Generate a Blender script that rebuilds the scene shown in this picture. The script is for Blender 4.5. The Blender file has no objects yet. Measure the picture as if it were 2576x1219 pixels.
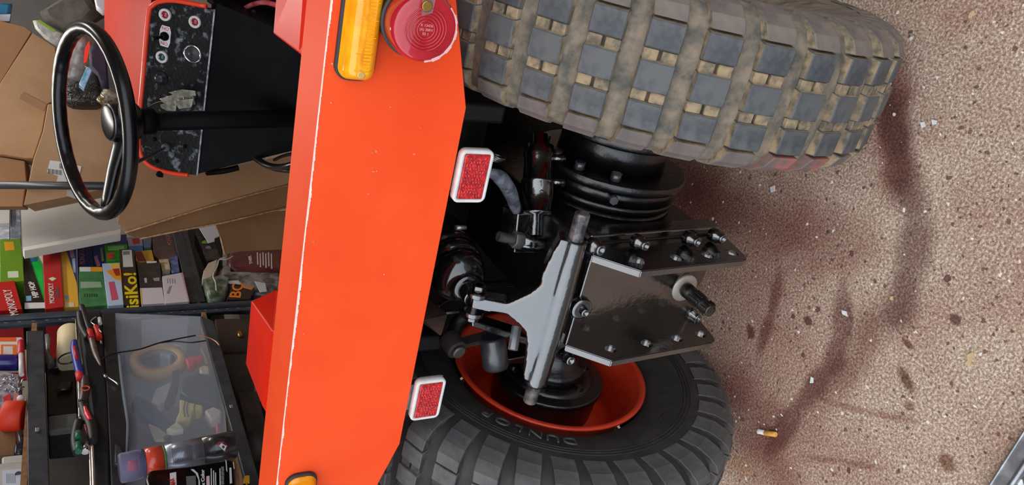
import bpy, bmesh, math, random
from mathutils import Vector as V, Matrix
random.seed(7)
S = bpy.context.scene
COL = S.collection
# ---------------------------------------------------------------- camera
F = 1935.0                                   # focal length for a 2576 px wide frame
RM = Matrix(((0.87973929, 0.21412108, -0.4245126),
             (0.47486436, -0.44023883, 0.76203255),
             (-0.0237197, -0.87197588, -0.48897387)))   # columns: right, down, forward of the upright view
CAM = V((0.49, -0.9024, 1.0526))
cd = bpy.data.cameras.new('camera'); cam = bpy.data.objects.new('camera', cd); COL.objects.link(cam)
cd.sensor_fit = 'HORIZONTAL'; cd.sensor_width = 36; cd.lens = 36 * F / 2576; cd.clip_start = .02
right, down, fwd = RM.col[0], RM.col[1], RM.col[2]
mw = Matrix((down, right, -fwd)).transposed().to_4x4(); mw.translation = CAM   # the phone was held on its side
cam.matrix_world = mw
S.camera = cam
# ---------------------------------------------------------------- view, world, lights
S.view_settings.view_transform = 'Standard'; S.view_settings.look = 'None'
S.view_settings.exposure = 0.0; S.view_settings.gamma = 1; S.view_settings.use_curve_mapping = False
W = bpy.data.worlds.new('overcast'); S.world = W; W.use_nodes = True
wn = W.node_tree.nodes; wl = W.node_tree.links
bg = wn['Background']; bg.inputs[1].default_value = 2.25
tc = wn.new('ShaderNodeTexCoord'); sp = wn.new('ShaderNodeSeparateXYZ'); rp = wn.new('ShaderNodeValToRGB')
wl.new(tc.outputs['Generated'], sp.inputs[0]); wl.new(sp.outputs['Z'], rp.inputs[0]); wl.new(rp.outputs[0], bg.inputs[0])
rp.color_ramp.elements[0].position = 0.0; rp.color_ramp.elements[0].color = (.62, .70, .82, 1)
rp.color_ramp.elements[1].position = .8; rp.color_ramp.elements[1].color = (.93, .97, 1.0, 1)
def area(name, loc, size, sizey, energy, color, rot):
    l = bpy.data.lights.new(name, 'AREA'); l.shape = 'RECTANGLE'; l.size = size; l.size_y = sizey; l.energy = energy; l.color = color
    o = bpy.data.objects.new(name, l); COL.objects.link(o); o.location = loc; o.rotation_euler = rot; return o
FILL_LAMPS = [(-.45, 1.65), (.6, 2.3), (-.5, 3.0)]  # out-of-view lamps added to brighten the garage interior
for i, (lx, ly) in enumerate(FILL_LAMPS):
    area('fill_light', (lx, ly, 2.255), .1, 1.2, 13, (1, .95, .88), (0, 0, 0))

# ---------------------------------------------------------------- picking points of the place by sight line
def ray(x, y): return RM @ V((((1219 - y) - 609.5) / F, (x - 1288) / F, 1.0))
def atX(x, y, X): r = ray(x, y); return CAM + r * ((X - CAM.x) / r.x)
def atY(x, y, Y): r = ray(x, y); return CAM + r * ((Y - CAM.y) / r.y)
def atZ(x, y, Z): r = ray(x, y); return CAM + r * ((Z - CAM.z) / r.z)
def atT(x, y, t): return CAM + ray(x, y) * t
def atP(x, y, p0, n): r = ray(x, y); return CAM + r * ((p0 - CAM).dot(n) / r.dot(n))

# ---------------------------------------------------------------- mesh helper
def basis(d):
    d = d.normalized(); a = V((0, 0, 1)) if abs(d.z) < .9 else V((1, 0, 0))
    x = d.cross(a).normalized(); return x, d.cross(x).normalized(), d
def spline(pts, n=6):
    pts = [V(p) for p in pts]
    if len(pts) < 3: return pts
    out = []
    for i in range(len(pts) - 1):
        p0 = pts[max(i - 1, 0)]; p1 = pts[i]; p2 = pts[i + 1]; p3 = pts[min(i + 2, len(pts) - 1)]
        for k in range(n):
            t = k / n
            out.append(.5 * ((2 * p1) + (p2 - p0) * t + (2 * p0 - 5 * p1 + 4 * p2 - p3) * t * t + (3 * p1 - p0 - 3 * p2 + p3) * t ** 3))
    out.append(pts[-1]); return out
class MB:
    def __init__(s): s.v = []; s.f = []; s.mi = []; s.sm = []
    def add(s, vs, fs, mi=0, sm=False):
        b = len(s.v); s.v += [V(p) for p in vs]
        for f in fs: s.f.append([b + i for i in f]); s.mi.append(mi); s.sm.append(sm)
        return s
    def box(s, c, size, ax=None, mi=0):
        c = V(c); ax = ax or (V((1, 0, 0)), V((0, 1, 0)), V((0, 0, 1)))
        h = [a * (q / 2) for a, q in zip(ax, size)]
        vs = [c + h[0] * i + h[1] * j + h[2] * k for i in (-1, 1) for j in (-1, 1) for k in (-1, 1)]
        return s.add(vs, [(0, 1, 3, 2), (4, 6, 7, 5), (0, 4, 5, 1), (2, 3, 7, 6), (0, 2, 6, 4), (1, 5, 7, 3)], mi)
    def lathe(s, o, d, prof, n=32, mi=0, sm=True, caps=True, closed=False):
        o = V(o); x, y, d = basis(V(d)); m = len(prof); vs = []
        for t, r in prof:
            for k in range(n):
                a = 2 * math.pi * k / n; vs.append(o + d * t + (x * math.cos(a) + y * math.sin(a)) * r)
        fs = []
        for i in range(m if closed else m - 1):
            j = (i + 1) % m
            for k in range(n): fs.append((i * n + k, i * n + (k + 1) % n, j * n + (k + 1) % n, j * n + k))
        b = len(s.v); s.add(vs, fs, mi, sm)
        if caps and not closed:
            s.f.append([b + k for k in reversed(range(n))]); s.mi.append(mi); s.sm.append(False)
            s.f.append([b + (m - 1) * n + k for k in range(n)]); s.mi.append(mi); s.sm.append(False)
        return s
    def cyl(s, p0, p1, r0, r1=None, n=20, mi=0, ch=0.0, sm=True):
        p0 = V(p0); p1 = V(p1); r1 = r0 if r1 is None else r1; L = (p1 - p0).length
        pr = [(0, r0 - ch), (ch, r0), (L - ch, r1), (L, r1 - ch)] if ch else [(0, r0), (L, r1)]
        return s.lathe(p0, p1 - p0, pr, n, mi, sm)
    def torus(s, o, d, R, r, n=40, m=10, mi=0, sq=1.0):
        return s.lathe(o, d, [(math.sin(2 * math.pi * k / m) * r * sq, R + math.cos(2 * math.pi * k / m) * r) for k in range(m)], n, mi, True, False, True)
    def sphere(s, o, r, n=20, mi=0, d=(0, 0, 1), sq=1.0):
        return s.lathe(o, d, [(-r * sq * math.cos(math.pi * k / 10), max(r * math.sin(math.pi * k / 10), 1e-4)) for k in range(11)], n, mi)
    def tube(s, pts, r, n=8, mi=0, smooth=6):
        pts = spline(pts, smooth) if smooth else [V(p) for p in pts]
        rs = r if isinstance(r, (list, tuple)) else None
        vs = []; nrm = None; N = len(pts)
        for i, p in enumerate(pts):
            t = (pts[min(i + 1, N - 1)] - pts[max(i - 1, 0)]).normalized()
            if nrm is None: nrm = basis(t)[0]
            nrm = (nrm - t * nrm.dot(t)).normalized(); b = t.cross(nrm)
            if rs:
                q = i / (N - 1) * (len(rs) - 1); k0 = min(int(q), len(rs) - 2); rr = rs[k0] + (rs[k0 + 1] - rs[k0]) * (q - k0)
            else: rr = r
            for k in range(n):
                a = 2 * math.pi * k / n; vs.append(p + (nrm * math.cos(a) + b * math.sin(a)) * rr)
        fs = [(i * n + k, i * n + (k + 1) % n, (i + 1) * n + (k + 1) % n, (i + 1) * n + k) for i in range(N - 1) for k in range(n)]
        b0 = len(s.v); s.add(vs, fs, mi, True)
        for base, rev in ((0, True), ((N - 1) * n, False)):
            q = [b0 + base + k for k in range(n)]; s.f.append(q[::-1] if rev else q); s.mi.append(mi); s.sm.append(False)
        return s
    def prism(s, pts, ext, mi=0, sm=False):
        pts = [V(p) for p in pts]; e = V(ext); n = len(pts)
        fs = [list(range(n)), [n + k for k in reversed(range(n))]] + [(k, n + k, n + (k + 1) % n, (k + 1) % n) for k in range(n)]
        return s.add(pts + [p + e for p in pts], fs, mi, sm)
    def quad(s, pts, mi=0): return s.add(pts, [list(range(len(pts)))], mi)
WL = {}
def build(name, mb, mats, parent=None, bevel=0, seg=2, origin=None, fix=True):
    if not isinstance(mats, (list, tuple)): mats = [mats]
    lo = V([min(p[i] for p in mb.v) for i in range(3)]); hi = V([max(p[i] for p in mb.v) for i in range(3)])
    og = V(origin) if origin is not None else V(((lo.x + hi.x) / 2, (lo.y + hi.y) / 2, lo.z))
    me = bpy.data.meshes.new(name); me.from_pydata([p - og for p in mb.v], [], mb.f)
    for m in mats: me.materials.append(m)
    me.polygons.foreach_set('material_index', mb.mi); me.polygons.foreach_set('use_smooth', mb.sm)
    if fix or bevel:
        bm = bmesh.new(); bm.from_mesh(me); bmesh.ops.recalc_face_normals(bm, faces=bm.faces[:])
        if bevel:
            ed = [e for e in bm.edges if len(e.link_faces) == 2 and e.calc_face_angle(0) > .6]
            r = bmesh.ops.bevel(bm, geom=ed, offset=bevel, segments=seg, affect='EDGES', profile=.5, clamp_overlap=True)
            for f in r['faces']: f.smooth = True
        bm.to_mesh(me); bm.free()
    o = bpy.data.objects.new(name, me); COL.objects.link(o)
    if parent is not None: o.parent = parent; o.location = og - WL[parent.name]
    else: o.location = og
    WL[o.name] = og
    return o
def tag(o, label=None, cat=None, group=None, kind=None):
    if label: o['label'] = label
    if cat: o['category'] = cat
    if group: o['group'] = group
    if kind: o['kind'] = kind
    return o
def thing(name, label, cat, loc, group=None):
    o = bpy.data.objects.new(name, None); COL.objects.link(o); o.location = loc; o.empty_display_size = .05; WL[o.name] = V(loc)
    return tag(o, label, cat, group)
def text_part(name, s, size, origin, xd, yd, mat, parent, depth=.0006, align='CENTER', bold=0, wmax=None):
    cu = bpy.data.curves.new(name, 'FONT'); cu.body = s; cu.size = size; cu.extrude = depth; cu.align_x = align; cu.align_y = 'CENTER'; cu.offset = bold
    cu.resolution_u = 3
    o = bpy.data.objects.new('tmp', cu); COL.objects.link(o)
    dg = bpy.context.evaluated_depsgraph_get(); me = bpy.data.meshes.new_from_object(o.evaluated_get(dg)); bpy.data.objects.remove(o)
    xd = V(xd).normalized(); yd = V(yd); yd = (yd - xd * yd.dot(xd)).normalized(); zd = xd.cross(yd)
    k = 1.0
    if wmax and len(me.vertices):
        w = max(v.co.x for v in me.vertices) - min(v.co.x for v in me.vertices); k = wmax / w
    for v in me.vertices: v.co = xd * v.co.x * k + yd * v.co.y + zd * v.co.z
    me.name = name; me.materials.clear(); me.materials.append(mat)
    ob = bpy.data.objects.new(name, me); COL.objects.link(ob); ob.parent = parent; ob.location = V(origin) - WL[parent.name]
    WL[ob.name] = V(origin); return ob
# ---------------------------------------------------------------- materials
def lin(c):
    return tuple(((x / 255) / 12.92 if x <= 10 else (((x / 255) + .055) / 1.055) ** 2.4) for x in c) + (1,)
MC = {}
def mat(name, c, c2=None, sc=8, rough=.5, metal=0, spec=.5, ior=1.5, coat=0, bump=0, bsc=60, thr=(.4, .6), trans=0, alpha=1, emit=0, det=4, rvar=0):
    if name in MC: return MC[name]
    m = bpy.data.materials.new(name); m.use_nodes = True; n = m.node_tree.nodes; l = m.node_tree.links; b = n['Principled BSDF']
    b.inputs['Base Color'].default_value = lin(c); b.inputs['Roughness'].default_value = rough; b.inputs['Metallic'].default_value = metal
    b.inputs['IOR'].default_value = ior; b.inputs['Specular IOR Level'].default_value = spec; b.inputs['Coat Weight'].default_value = coat
    b.inputs['Coat Roughness'].default_value = .06
    b.inputs['Transmission Weight'].default_value = trans; b.inputs['Alpha'].default_value = alpha
    if emit: b.inputs['Emission Color'].default_value = lin(c); b.inputs['Emission Strength'].default_value = emit
    t = n.new('ShaderNodeTexCoord')
    if c2 or rvar:
        z = n.new('ShaderNodeTexNoise'); z.inputs['Scale'].default_value = sc; z.inputs['Detail'].default_value = det; z.inputs['Roughness'].default_value = .6
        l.new(t.outputs['Object'], z.inputs[0])
    if c2:
        r = n.new('ShaderNodeValToRGB'); r.color_ramp.elements[0].position = thr[0]; r.color_ramp.elements[1].position = thr[1]
        r.color_ramp.elements[0].color = lin(c); r.color_ramp.elements[1].color = lin(c2)
        l.new(z.outputs[0], r.inputs[0]); l.new(r.outputs[0], b.inputs['Base Color'])
    if rvar:
        q = n.new('ShaderNodeMapRange'); q.inputs[3].default_value = rough - rvar; q.inputs[4].default_value = rough + rvar
        l.new(z.outputs[0], q.inputs[0]); l.new(q.outputs[0], b.inputs['Roughness'])
    if bump:
        z2 = n.new('ShaderNodeTexNoise'); z2.inputs['Scale'].default_value = bsc; z2.inputs['Detail'].default_value = 3
        bu = n.new('ShaderNodeBump'); bu.inputs['Strength'].default_value = bump; bu.inputs['Distance'].default_value = .002
        l.new(t.outputs['Object'], z2.inputs[0]); l.new(z2.outputs[0], bu.inputs['Height']); l.new(bu.outputs[0], b.inputs['Normal'])
    MC[name] = m; return m
orange = mat('orange_paint', (250, 86, 42), (246, 79, 37), 5, rough=.45, ior=1.18, bump=.04, bsc=40)
fenderpaint = mat('fender_paint_shaded', (226, 40, 18), (214, 34, 14), 9, rough=.35, ior=1.25, bump=.06, bsc=30)  # panel orange made redder and darker, the fenders' shade in the colour
hoodred = mat('bonnet_paint', (214, 50, 26), (204, 44, 22), 6, rough=.3, ior=1.2)
black = mat('black_enamel', (7, 7, 8), (11, 10, 11), 14, rough=.18, ior=2.6, spec=.5, bump=.2, bsc=120)
blackflat = mat('black_satin', (9, 9, 10), (14, 13, 14), 10, rough=.5, spec=.07, bump=.1, bsc=200)
blackdark = mat('black_brown', (10, 8, 8), (20, 13, 12), 12, rough=.55)
dashblack = mat('dash_black_flaked', (9, 9, 10), (138, 142, 154), 50, rough=.4, spec=.3, bump=.5, bsc=150, thr=(.56, .72), det=10)
wheelblack = mat('steering_plastic', (8, 8, 10), rough=.27, spec=.5)
blackdrum = mat('black_enamel_dull', (9, 8, 9), (16, 14, 14), 14, rough=.3, ior=1.7, bump=.3, bsc=120)
tyrem = mat('tyre_rubber', (40, 38, 38), (54, 50, 49), 24, rough=.7, bump=.15, bsc=90)
tyreold = mat('tyre_rubber_muddy', (78, 76, 70), (132, 116, 98), 46, rough=.85, bump=.5, bsc=140, thr=(.36, .62), det=8)
blocktop = mat('tread_block_worn', (62, 64, 68), (86, 86, 86), 40, rough=.6, bump=.12, bsc=200)
blockside = mat('tread_block_muddy', (96, 88, 76), (158, 136, 106), 60, rough=.9, bump=.5, bsc=120, thr=(.38, .6))
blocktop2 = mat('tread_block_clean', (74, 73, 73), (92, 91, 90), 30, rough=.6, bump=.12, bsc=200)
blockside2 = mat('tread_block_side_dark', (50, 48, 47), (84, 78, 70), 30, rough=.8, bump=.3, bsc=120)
lug = mat('shoulder_lug_dusty', (96, 88, 86), (122, 108, 98), 22, rough=.75, bump=.2, bsc=120)
lugred = mat('shoulder_lug_paint_rub', (104, 90, 86), (196, 92, 68), 14, rough=.75, bump=.2, bsc=120)
rimred = mat('rim_red', (228, 66, 36), (206, 52, 28), 12, rough=.4, coat=.2)
steel = mat('bare_steel', (150, 146, 140), (120, 112, 104), 30, rough=.32, metal=.9)
darksteel = mat('dark_steel', (92, 88, 82), (58, 54, 50), 30, rough=.35, metal=.9)
zinc = mat('zinc', (190, 192, 196), (150, 152, 156), 30, rough=.4, metal=.85, bump=.1, bsc=120)
chrome = mat('chrome', (215, 215, 215), rough=.12, metal=1)
brass = mat('brass', (180, 142, 70), rough=.3, metal=.9)
white = mat('white_plastic', (228, 226, 222), (206, 202, 196), 20, rough=.4)
rust = mat('rusty_steel', (96, 66, 52), (62, 46, 40), 26, rough=.7, metal=.3, bump=.3, bsc=90)
amber = mat('amber_lens', (255, 156, 0), (255, 176, 16), 40, rough=.12, coat=.6)
amberrib = mat('amber_core', (255, 178, 20), (240, 140, 0), 60, rough=.25, coat=.3)
redlens = mat('red_lens', (168, 14, 30), (190, 22, 40), 30, rough=.12, coat=.8)
redlensrib = mat('red_lens_rings', (190, 18, 34), rough=.12, coat=.8)
clearlens = mat('clear_lens', (236, 214, 214), rough=.08, trans=.85, ior=1.35)
refl = mat('red_reflex', (214, 26, 30), (160, 12, 20), 220, rough=.18, coat=.6, bump=.9, bsc=320, det=1)
rubber = mat('grey_rubber', (52, 54, 58), rough=.6)
card = mat('cardboard', (164, 124, 86), (152, 112, 76), 5, rough=.8)
card2 = mat('cardboard_light', (178, 142, 104), (166, 128, 92), 5, rough=.8)
carddk = mat('cardboard_brown', (128, 92, 58), (116, 82, 50), 5, rough=.8)
cardedge = mat('cardboard_edge', (186, 146, 104), (150, 112, 76), 90, rough=.85)
tapem = mat('packing_tape', (150, 104, 64), rough=.3)
melamine = mat('melamine_white', (190, 188, 184), rough=.45)
melaedge = mat('melamine_edge', (224, 224, 216), rough=.45)
shelfm = mat('shelf_dark_metal', (50, 53, 60), (66, 68, 74), 30, rough=.45, metal=.2, bump=.1, bsc=150)
shelfm2 = mat('shelf_blue_metal', (50, 58, 70), (64, 72, 84), 30, rough=.4, metal=.2)
wood = mat('chipboard', (150, 108, 68), (120, 84, 52), 60, rough=.8)
def P(name, c, rough=.45, **k): return mat(name, c, rough=rough, **k)
# ---------------------------------------------------------------- setting
def noise(n, l, vec, sc, det=4, rough=.6):
    z = n.new('ShaderNodeTexNoise'); z.inputs['Scale'].default_value = sc; z.inputs['Detail'].default_value = det; z.inputs['Roughness'].default_value = rough
    l.new(vec, z.inputs[0]); return z.outputs[0]
def ramp(n, l, src, stops):
    r = n.new('ShaderNodeValToRGB'); e = r.color_ramp.elements
    while len(e) < len(stops): e.new(.5)
    for q, (p, c) in zip(e, stops): q.position = p; q.color = c if len(c) == 4 else lin(c)
    l.new(src, r.inputs[0]); return r.outputs[0]
def mixc(n, l, fac, a, b, blend='MIX'):
    m = n.new('ShaderNodeMix'); m.data_type = 'RGBA'; m.blend_type = blend
    if isinstance(fac, (int, float)): m.inputs[0].default_value = fac
    else: l.new(fac, m.inputs[0])
    for i, s in ((6, a), (7, b)):
        if isinstance(s, tuple): m.inputs[i].default_value = s
        else: l.new(s, m.inputs[i])
    return m.outputs[2]
def math_(n, l, op, a, b=None):
    m = n.new('ShaderNodeMath'); m.operation = op; m.use_clamp = op in ('SUBTRACT', 'ADD') 
    for i, s in ((0, a), (1, b)):
        if s is None: continue
        if isinstance(s, (int, float)): m.inputs[i].default_value = s
        else: l.new(s, m.inputs[i])
    return m.outputs[0]
def BW(v): return (v, v, v, 1)
def concrete():
    m = bpy.data.materials.new('stained_concrete'); m.use_nodes = True; n = m.node_tree.nodes; l = m.node_tree.links; b = n['Principled BSDF']
    g = n.new('ShaderNodeNewGeometry').outputs['Position']
    base = ramp(n, l, noise(n, l, g, 9, 6), [(.3, (150, 122, 110)), (.5, (176, 150, 132)), (.7, (196, 174, 152))])
    # fine aggregate
    fine = ramp(n, l, noise(n, l, g, 260, 6, .75), [(.36, (92, 54, 46)), (.45, (152, 122, 106)), (.53, (200, 177, 153)), (.63, (255, 246, 230))])
    c = mixc(n, l, .72, base, fine)
    # red-oxide wash: broad blotches plus the tracks left on this floor
    wash = ramp(n, l, noise(n, l, g, 5.5, 5), [(.42, BW(0)), (.66, BW(.55))])
    c = mixc(n, l, wash, c, mixc(n, l, .8, c, lin((182, 104, 92)), 'MULTIPLY'))
    wob = noise(n, l, g, 14, 5)
    def stain(px, wid, soft, col, amt, sp=0):
        nonlocal c
        pts = [atZ(x, y, 0) for x, y in px]; acc = None
        for a, q in zip(pts[:-1], pts[1:]):
            d = q - a; L = d.length; cx = (a + q) / 2; ang = math.atan2(d.y, d.x)
            mp = n.new('ShaderNodeMapping'); mp.vector_type = 'TEXTURE'; mp.inputs['Location'].default_value = cx; mp.inputs['Rotation'].default_value = (0, 0, ang)
            mp.inputs['Scale'].default_value = (L / 2 + wid, wid, 1); l.new(g, mp.inputs[0])
            ln = n.new('ShaderNodeVectorMath'); ln.operation = 'LENGTH'; l.new(mp.outputs[0], ln.inputs[0])
            acc = ln.outputs['Value'] if acc is None else math_(n, l, 'MINIMUM', acc, ln.outputs['Value'])
        w = math_(n, l, 'MULTIPLY', wob, 1.3); k = n.new('ShaderNodeMath'); k.operation = 'ADD'; l.new(acc, k.inputs[0]); l.new(w, k.inputs[1])
        mk = n.new('ShaderNodeMapRange'); mk.interpolation_type = 'SMOOTHSTEP'; l.new(k.outputs[0], mk.inputs[0])
        mk.inputs[1].default_value = 1.65 + soft * 1.35; mk.inputs[2].default_value = 1.65 - soft * 1.5; mk.inputs[3].default_value = 0; mk.inputs[4].default_value = amt
        c = mixc(n, l, mk.outputs[0], c, mixc(n, l, .92, c, lin(col), 'MULTIPLY'))
    stain([(2250, 180), (2240, 300), (2262, 450)], .030, .35, (172, 112, 104), .85)
    stain([(2240, 260), (2270, 420), (2305, 560), (2290, 680), (2255, 790)], .026, .4, (150, 122, 120), .85)
    stain([(2120, 745), (2115, 850), (2085, 930), (2010, 1020), (1945, 1120)], .020, .3, (160, 124, 124), .85)
    stain([(2200, 800), (2150, 900), (2070, 1000)], .028, .5, (176, 138, 132), .75)
    stain([(1500, 300), (1900, 700), (1950, 1100)], .14, .8, (216, 160, 148), .5)
    stain([(1720, 470), (1760, 520)], .07, .5, (176, 104, 94), .7)
    stain([(1700, 480), (1950, 560), (2100, 600)], .05, .6, (176, 116, 106), .7)
    stain([(1820, 940), (1900, 1040), (1960, 1190)], .05, .6, (176, 116, 106), .8)
    stain([(1960, 700), (1940, 790), (1910, 880)], .012, .4, (160, 112, 100), .8)
    stain([(2270, 935), (2290, 975)], .009, .35, (120, 66, 46), .9)
    stain([(2275, 855), (2292, 872)], .005, .3, (140, 84, 44), .9)
    stain([(2285, 1020), (2290, 1022)], .007, .3, (140, 84, 44), .7)
    stain([(2380, 1160), (2384, 1166)], .011, .3, (150, 100, 60), .8)
    stain([(2030, 805), (2034, 808)], .007, .25, (110, 60, 50), .9)
    stain([(1886, 828), (1890, 840)], .009, .25, (120, 50, 46), .9)
    stain([(2400, 800), (2406, 806)], .007, .25, (120, 76, 66), .9)
    stain([(1850, 1160), (1880, 1180)], .02, .5, (255, 220, 150), .5)
    for px in ([(2080, 1010), (2200, 1040), (2290, 1055)], [(2030, 1150), (2120, 1160), (2200, 1175)]):
        stain(px, .006, .5, (170, 112, 92), .6)
    # scattered chips: dark brown, white
    def chips(sc, thr, col, amt, seed):
        nonlocal c
        v = n.new('ShaderNodeTexVoronoi'); v.inputs['Scale'].default_value = sc; v.inputs['Randomness'].default_value = 1
        mp = n.new('ShaderNodeMapping'); mp.inputs['Location'].default_value = (seed, seed * .7, 0); l.new(g, mp.inputs[0])
        dn = n.new('ShaderNodeTexNoise'); dn.inputs['Scale'].default_value = 160; l.new(mp.outputs[0], dn.inputs[0])
        ad = n.new('ShaderNodeVectorMath'); ad.operation = 'MULTIPLY_ADD'; l.new(dn.outputs['Color'], ad.inputs[0]); ad.inputs[1].default_value = (.007, .007, 0); l.new(mp.outputs[0], ad.inputs[2])
        l.new(ad.outputs[0], v.inputs['Vector'])
        sel = n.new('ShaderNodeSeparateColor'); l.new(v.outputs['Color'], sel.inputs[0])
        big = math_(n, l, 'MULTIPLY', sel.outputs[0], thr)      # every chip has a size of its own
        k = n.new('ShaderNodeMath'); k.operation = 'LESS_THAN'; l.new(v.outputs['Distance'], k.inputs[0]); l.new(big, k.inputs[1])
        kk = math_(n, l, 'MULTIPLY', k.outputs[0], amt)
        s2 = n.new('ShaderNodeMath'); s2.operation = 'GREATER_THAN'; l.new(sel.outputs[1], s2.inputs[0]); s2.inputs[1].default_value = .62
        kk = math_(n, l, 'MULTIPLY', kk, s2.outputs[0])
        c = mixc(n, l, kk, c, lin(col))
    chips(26, .17, (92, 56, 50), .9, 3.1); chips(60, .26, (104, 66, 60), .85, 7.7); chips(75, .22, (240, 234, 226), .9, 1.3); chips(110, .3, (72, 52, 50), .8, 5.2)
    l.new(c, b.inputs['Base Color']); b.inputs['Roughness'].default_value = .82
    bu = n.new('ShaderNodeBump'); bu.inputs['Strength'].default_value = .5; bu.inputs['Distance'].default_value = .002
    l.new(noise(n, l, g, 260, 4, .7), bu.inputs['Height']); l.new(bu.outputs[0], b.inputs['Normal'])
    return m
conc = concrete()
def struct(name, mb, m, **k): return tag(build(name, mb, m, **k), kind='structure')
struct('floor', MB().box((0, 1.7, -.05), (4.4, 4.52, .1)), conc)
struct('ground', MB().box((0, -3.58, -.056), (12, 6.0, .1)), mat('paved_ground', (96, 92, 88), (116, 110, 106), 30, rough=.9))
wallm = mat('wall_plaster', (150, 142, 130), (136, 128, 118), 3, rough=.9)
struct('wall_left', MB().box((-1.68, 1.7, 1.2), (.1, 4.5, 2.4)), wallm)
struct('wall_right', MB().box((2.0, 1.7, 1.2), (.1, 4.5, 2.4)), wallm)
struct('wall_back', MB().box((.16, 3.9, 1.2), (3.6, .1, 2.4)), wallm)
struct('ceiling', MB().box((.16, 1.7, 2.43), (3.8, 4.5, .06)), mat('ceiling_white', (196, 192, 186), rough=.9))
for lx, ly in FILL_LAMPS:  # housings for the added fill lamps
    t = thing('fill_lamp', ('added fill tube, out of view above the steering wheel', 'added fill tube, out of view over the right side of the bonnet', 'added fill tube, out of view deepest in the garage')[FILL_LAMPS.index((lx, ly))], 'lamp', (lx, ly, 2.27), 'added fill lamps')
    build('housing', MB().box((lx, ly, 2.335), (.14, 1.3, .13)), white, t, bevel=.01)
# metal threshold strip of the door
g1 = MB(); a0 = atZ(2468, 1219, 0); zt = .012
for yy, h, w in ((-.5655, .012, .026),):
    g1.box((0.05, -.5685, .006), (1.9, .024, .012)); g1.cyl((-.9, -.578, .013), (1.0, -.578, .013), .004, n=10); g1.cyl((-.9, -.558, .012), (1.0, -.558, .012), .002, n=8)
struct('trim_1', g1, zinc)
# ---------------------------------------------------------------- tractor
T = thing('compact_tractor', 'orange and black compact tractor with bare rear hitch, reversed up to the garage door', 'tractor', (0, 0, 0))
X1 = V((1, 0, 0)); Y1 = V((0, 1, 0)); Z1 = V((0, 0, 1))
# --- rear wheels
HC = .335
tp = [(-.060, .172), (-.074, .190), (-.086, .222), (-.0895, .252), (-.0905, .276), (-.085, .299), (-.074, .3135), (-.058, .3205), (-.03, .3235), (0, .3245)]
tp = tp + [(-a, b) for a, b in reversed(tp[:-1])]
def block_mesh(name, x0, x1, half_deg, mats, zlow=.018, crown=0.0):
    mb = MB(); R0 = .335 - crown; xs = (x0, x1); nseg = 3
    sl = .0028; low = []; top = []
    for k in range(nseg):
        a = math.radians(-half_deg + 2 * half_deg * k / (nseg - 1))
        for x, s in ((x0, -1), (x1, 1)):
            r = R0 - zlow; aa = a * (1 + .08); low.append(V((x + s * sl, -r * math.cos(aa), r * math.sin(aa))))
            tilt = crown * .12
            r = R0; top.append(V((x, -r * math.cos(a), r * math.sin(a))))
    vs = low + top; m = 2 * nseg; fs = []; mi = []
    for k in range(nseg - 1):
        a = 2 * k
        mb_f = [(m + a, m + a + 1, m + a + 3, m + a + 2)]
        fs += mb_f; mi += [0]
        fs += [(a, m + a, m + a + 2, a + 2), (a + 1, a + 3, m + a + 3, m + a + 1)]; mi += [1, 1]
    fs += [(0, 1, m + 1, m), (m - 2, 2 * m - 2, 2 * m - 1, m - 1)]; mi += [1, 1]
    for f, i in zip(fs, mi): mb.add([vs[q] for q in f], [list(range(len(f)))], i)
    me = bpy.data.meshes.new(name); me.from_pydata(mb.v, [], mb.f); me.polygons.foreach_set('material_index', mb.mi)
    for q in mats: me.materials.append(q)
    bm = bmesh.new(); bm.from_mesh(me); bmesh.ops.remove_doubles(bm, verts=bm.verts[:], dist=1e-6); bmesh.ops.recalc_face_normals(bm, faces=bm.faces[:])
    bmesh.ops.bevel(bm, geom=[e for e in bm.edges if len(e.link_faces) == 2 and e.calc_face_angle(0) > .6], offset=.0012, segments=1, affect='EDGES')
    bm.to_mesh(me); bm.free(); return me
def lug_mesh(name, sx, mats, half=3.1, flush=False):
    # shoulder lug: wraps from the crown over the edge and down the sidewall
    prof = [(.0615, .3325), (.076, .3265), (.0865, .311), (.0930, .290), (.0912, .262)]
    if flush: prof = [(.0615, .3325), (.0765, .3245), (.0868, .3085), (.0920, .289), (.0908, .265)]
    inn = [(.059, .315), (.071, .309), (.080, .297), (.086, .283), (.0885, .258)]
    vs = []; fs = []
    for j, (a, b) in enumerate(zip(prof, inn)):
        w = half * (1 + .05 * j); lean = j * .5
        for (x, r), g in ((a, 1), (b, 1.12)):
            for s in (-1, 1):
                an = math.radians(s * w * g + lean); vs.append(V((sx * x, -r * math.cos(an), r * math.sin(an))))
    n = len(prof); mi = []
    for j in range(n - 1):
        o = 4 * j; p = o + 4
        fs.append((o, o + 1, p + 1, p)); mi.append(0)
        fs.append((o, p, p + 2, o + 2)); mi.append(1); fs.append((o + 1, o + 3, p + 3, p + 1)); mi.append(1)
    fs.append((0, 2, 3, 1)); mi.append(1)
    me = bpy.data.meshes.new(name); me.from_pydata(vs, [], fs); me.polygons.foreach_set('material_index', mi)
    for q in mats: me.materials.append(q)
    bm = bmesh.new(); bm.from_mesh(me); bmesh.ops.recalc_face_normals(bm, faces=bm.faces[:])
    bmesh.ops.bevel(bm, geom=[e for e in bm.edges if len(e.link_faces) == 2 and e.calc_face_angle(0) > .7], offset=.001, segments=1, affect='EDGES')
    bm.to_mesh(me); bm.free(); return me
PITCH = 360 / 34
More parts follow.
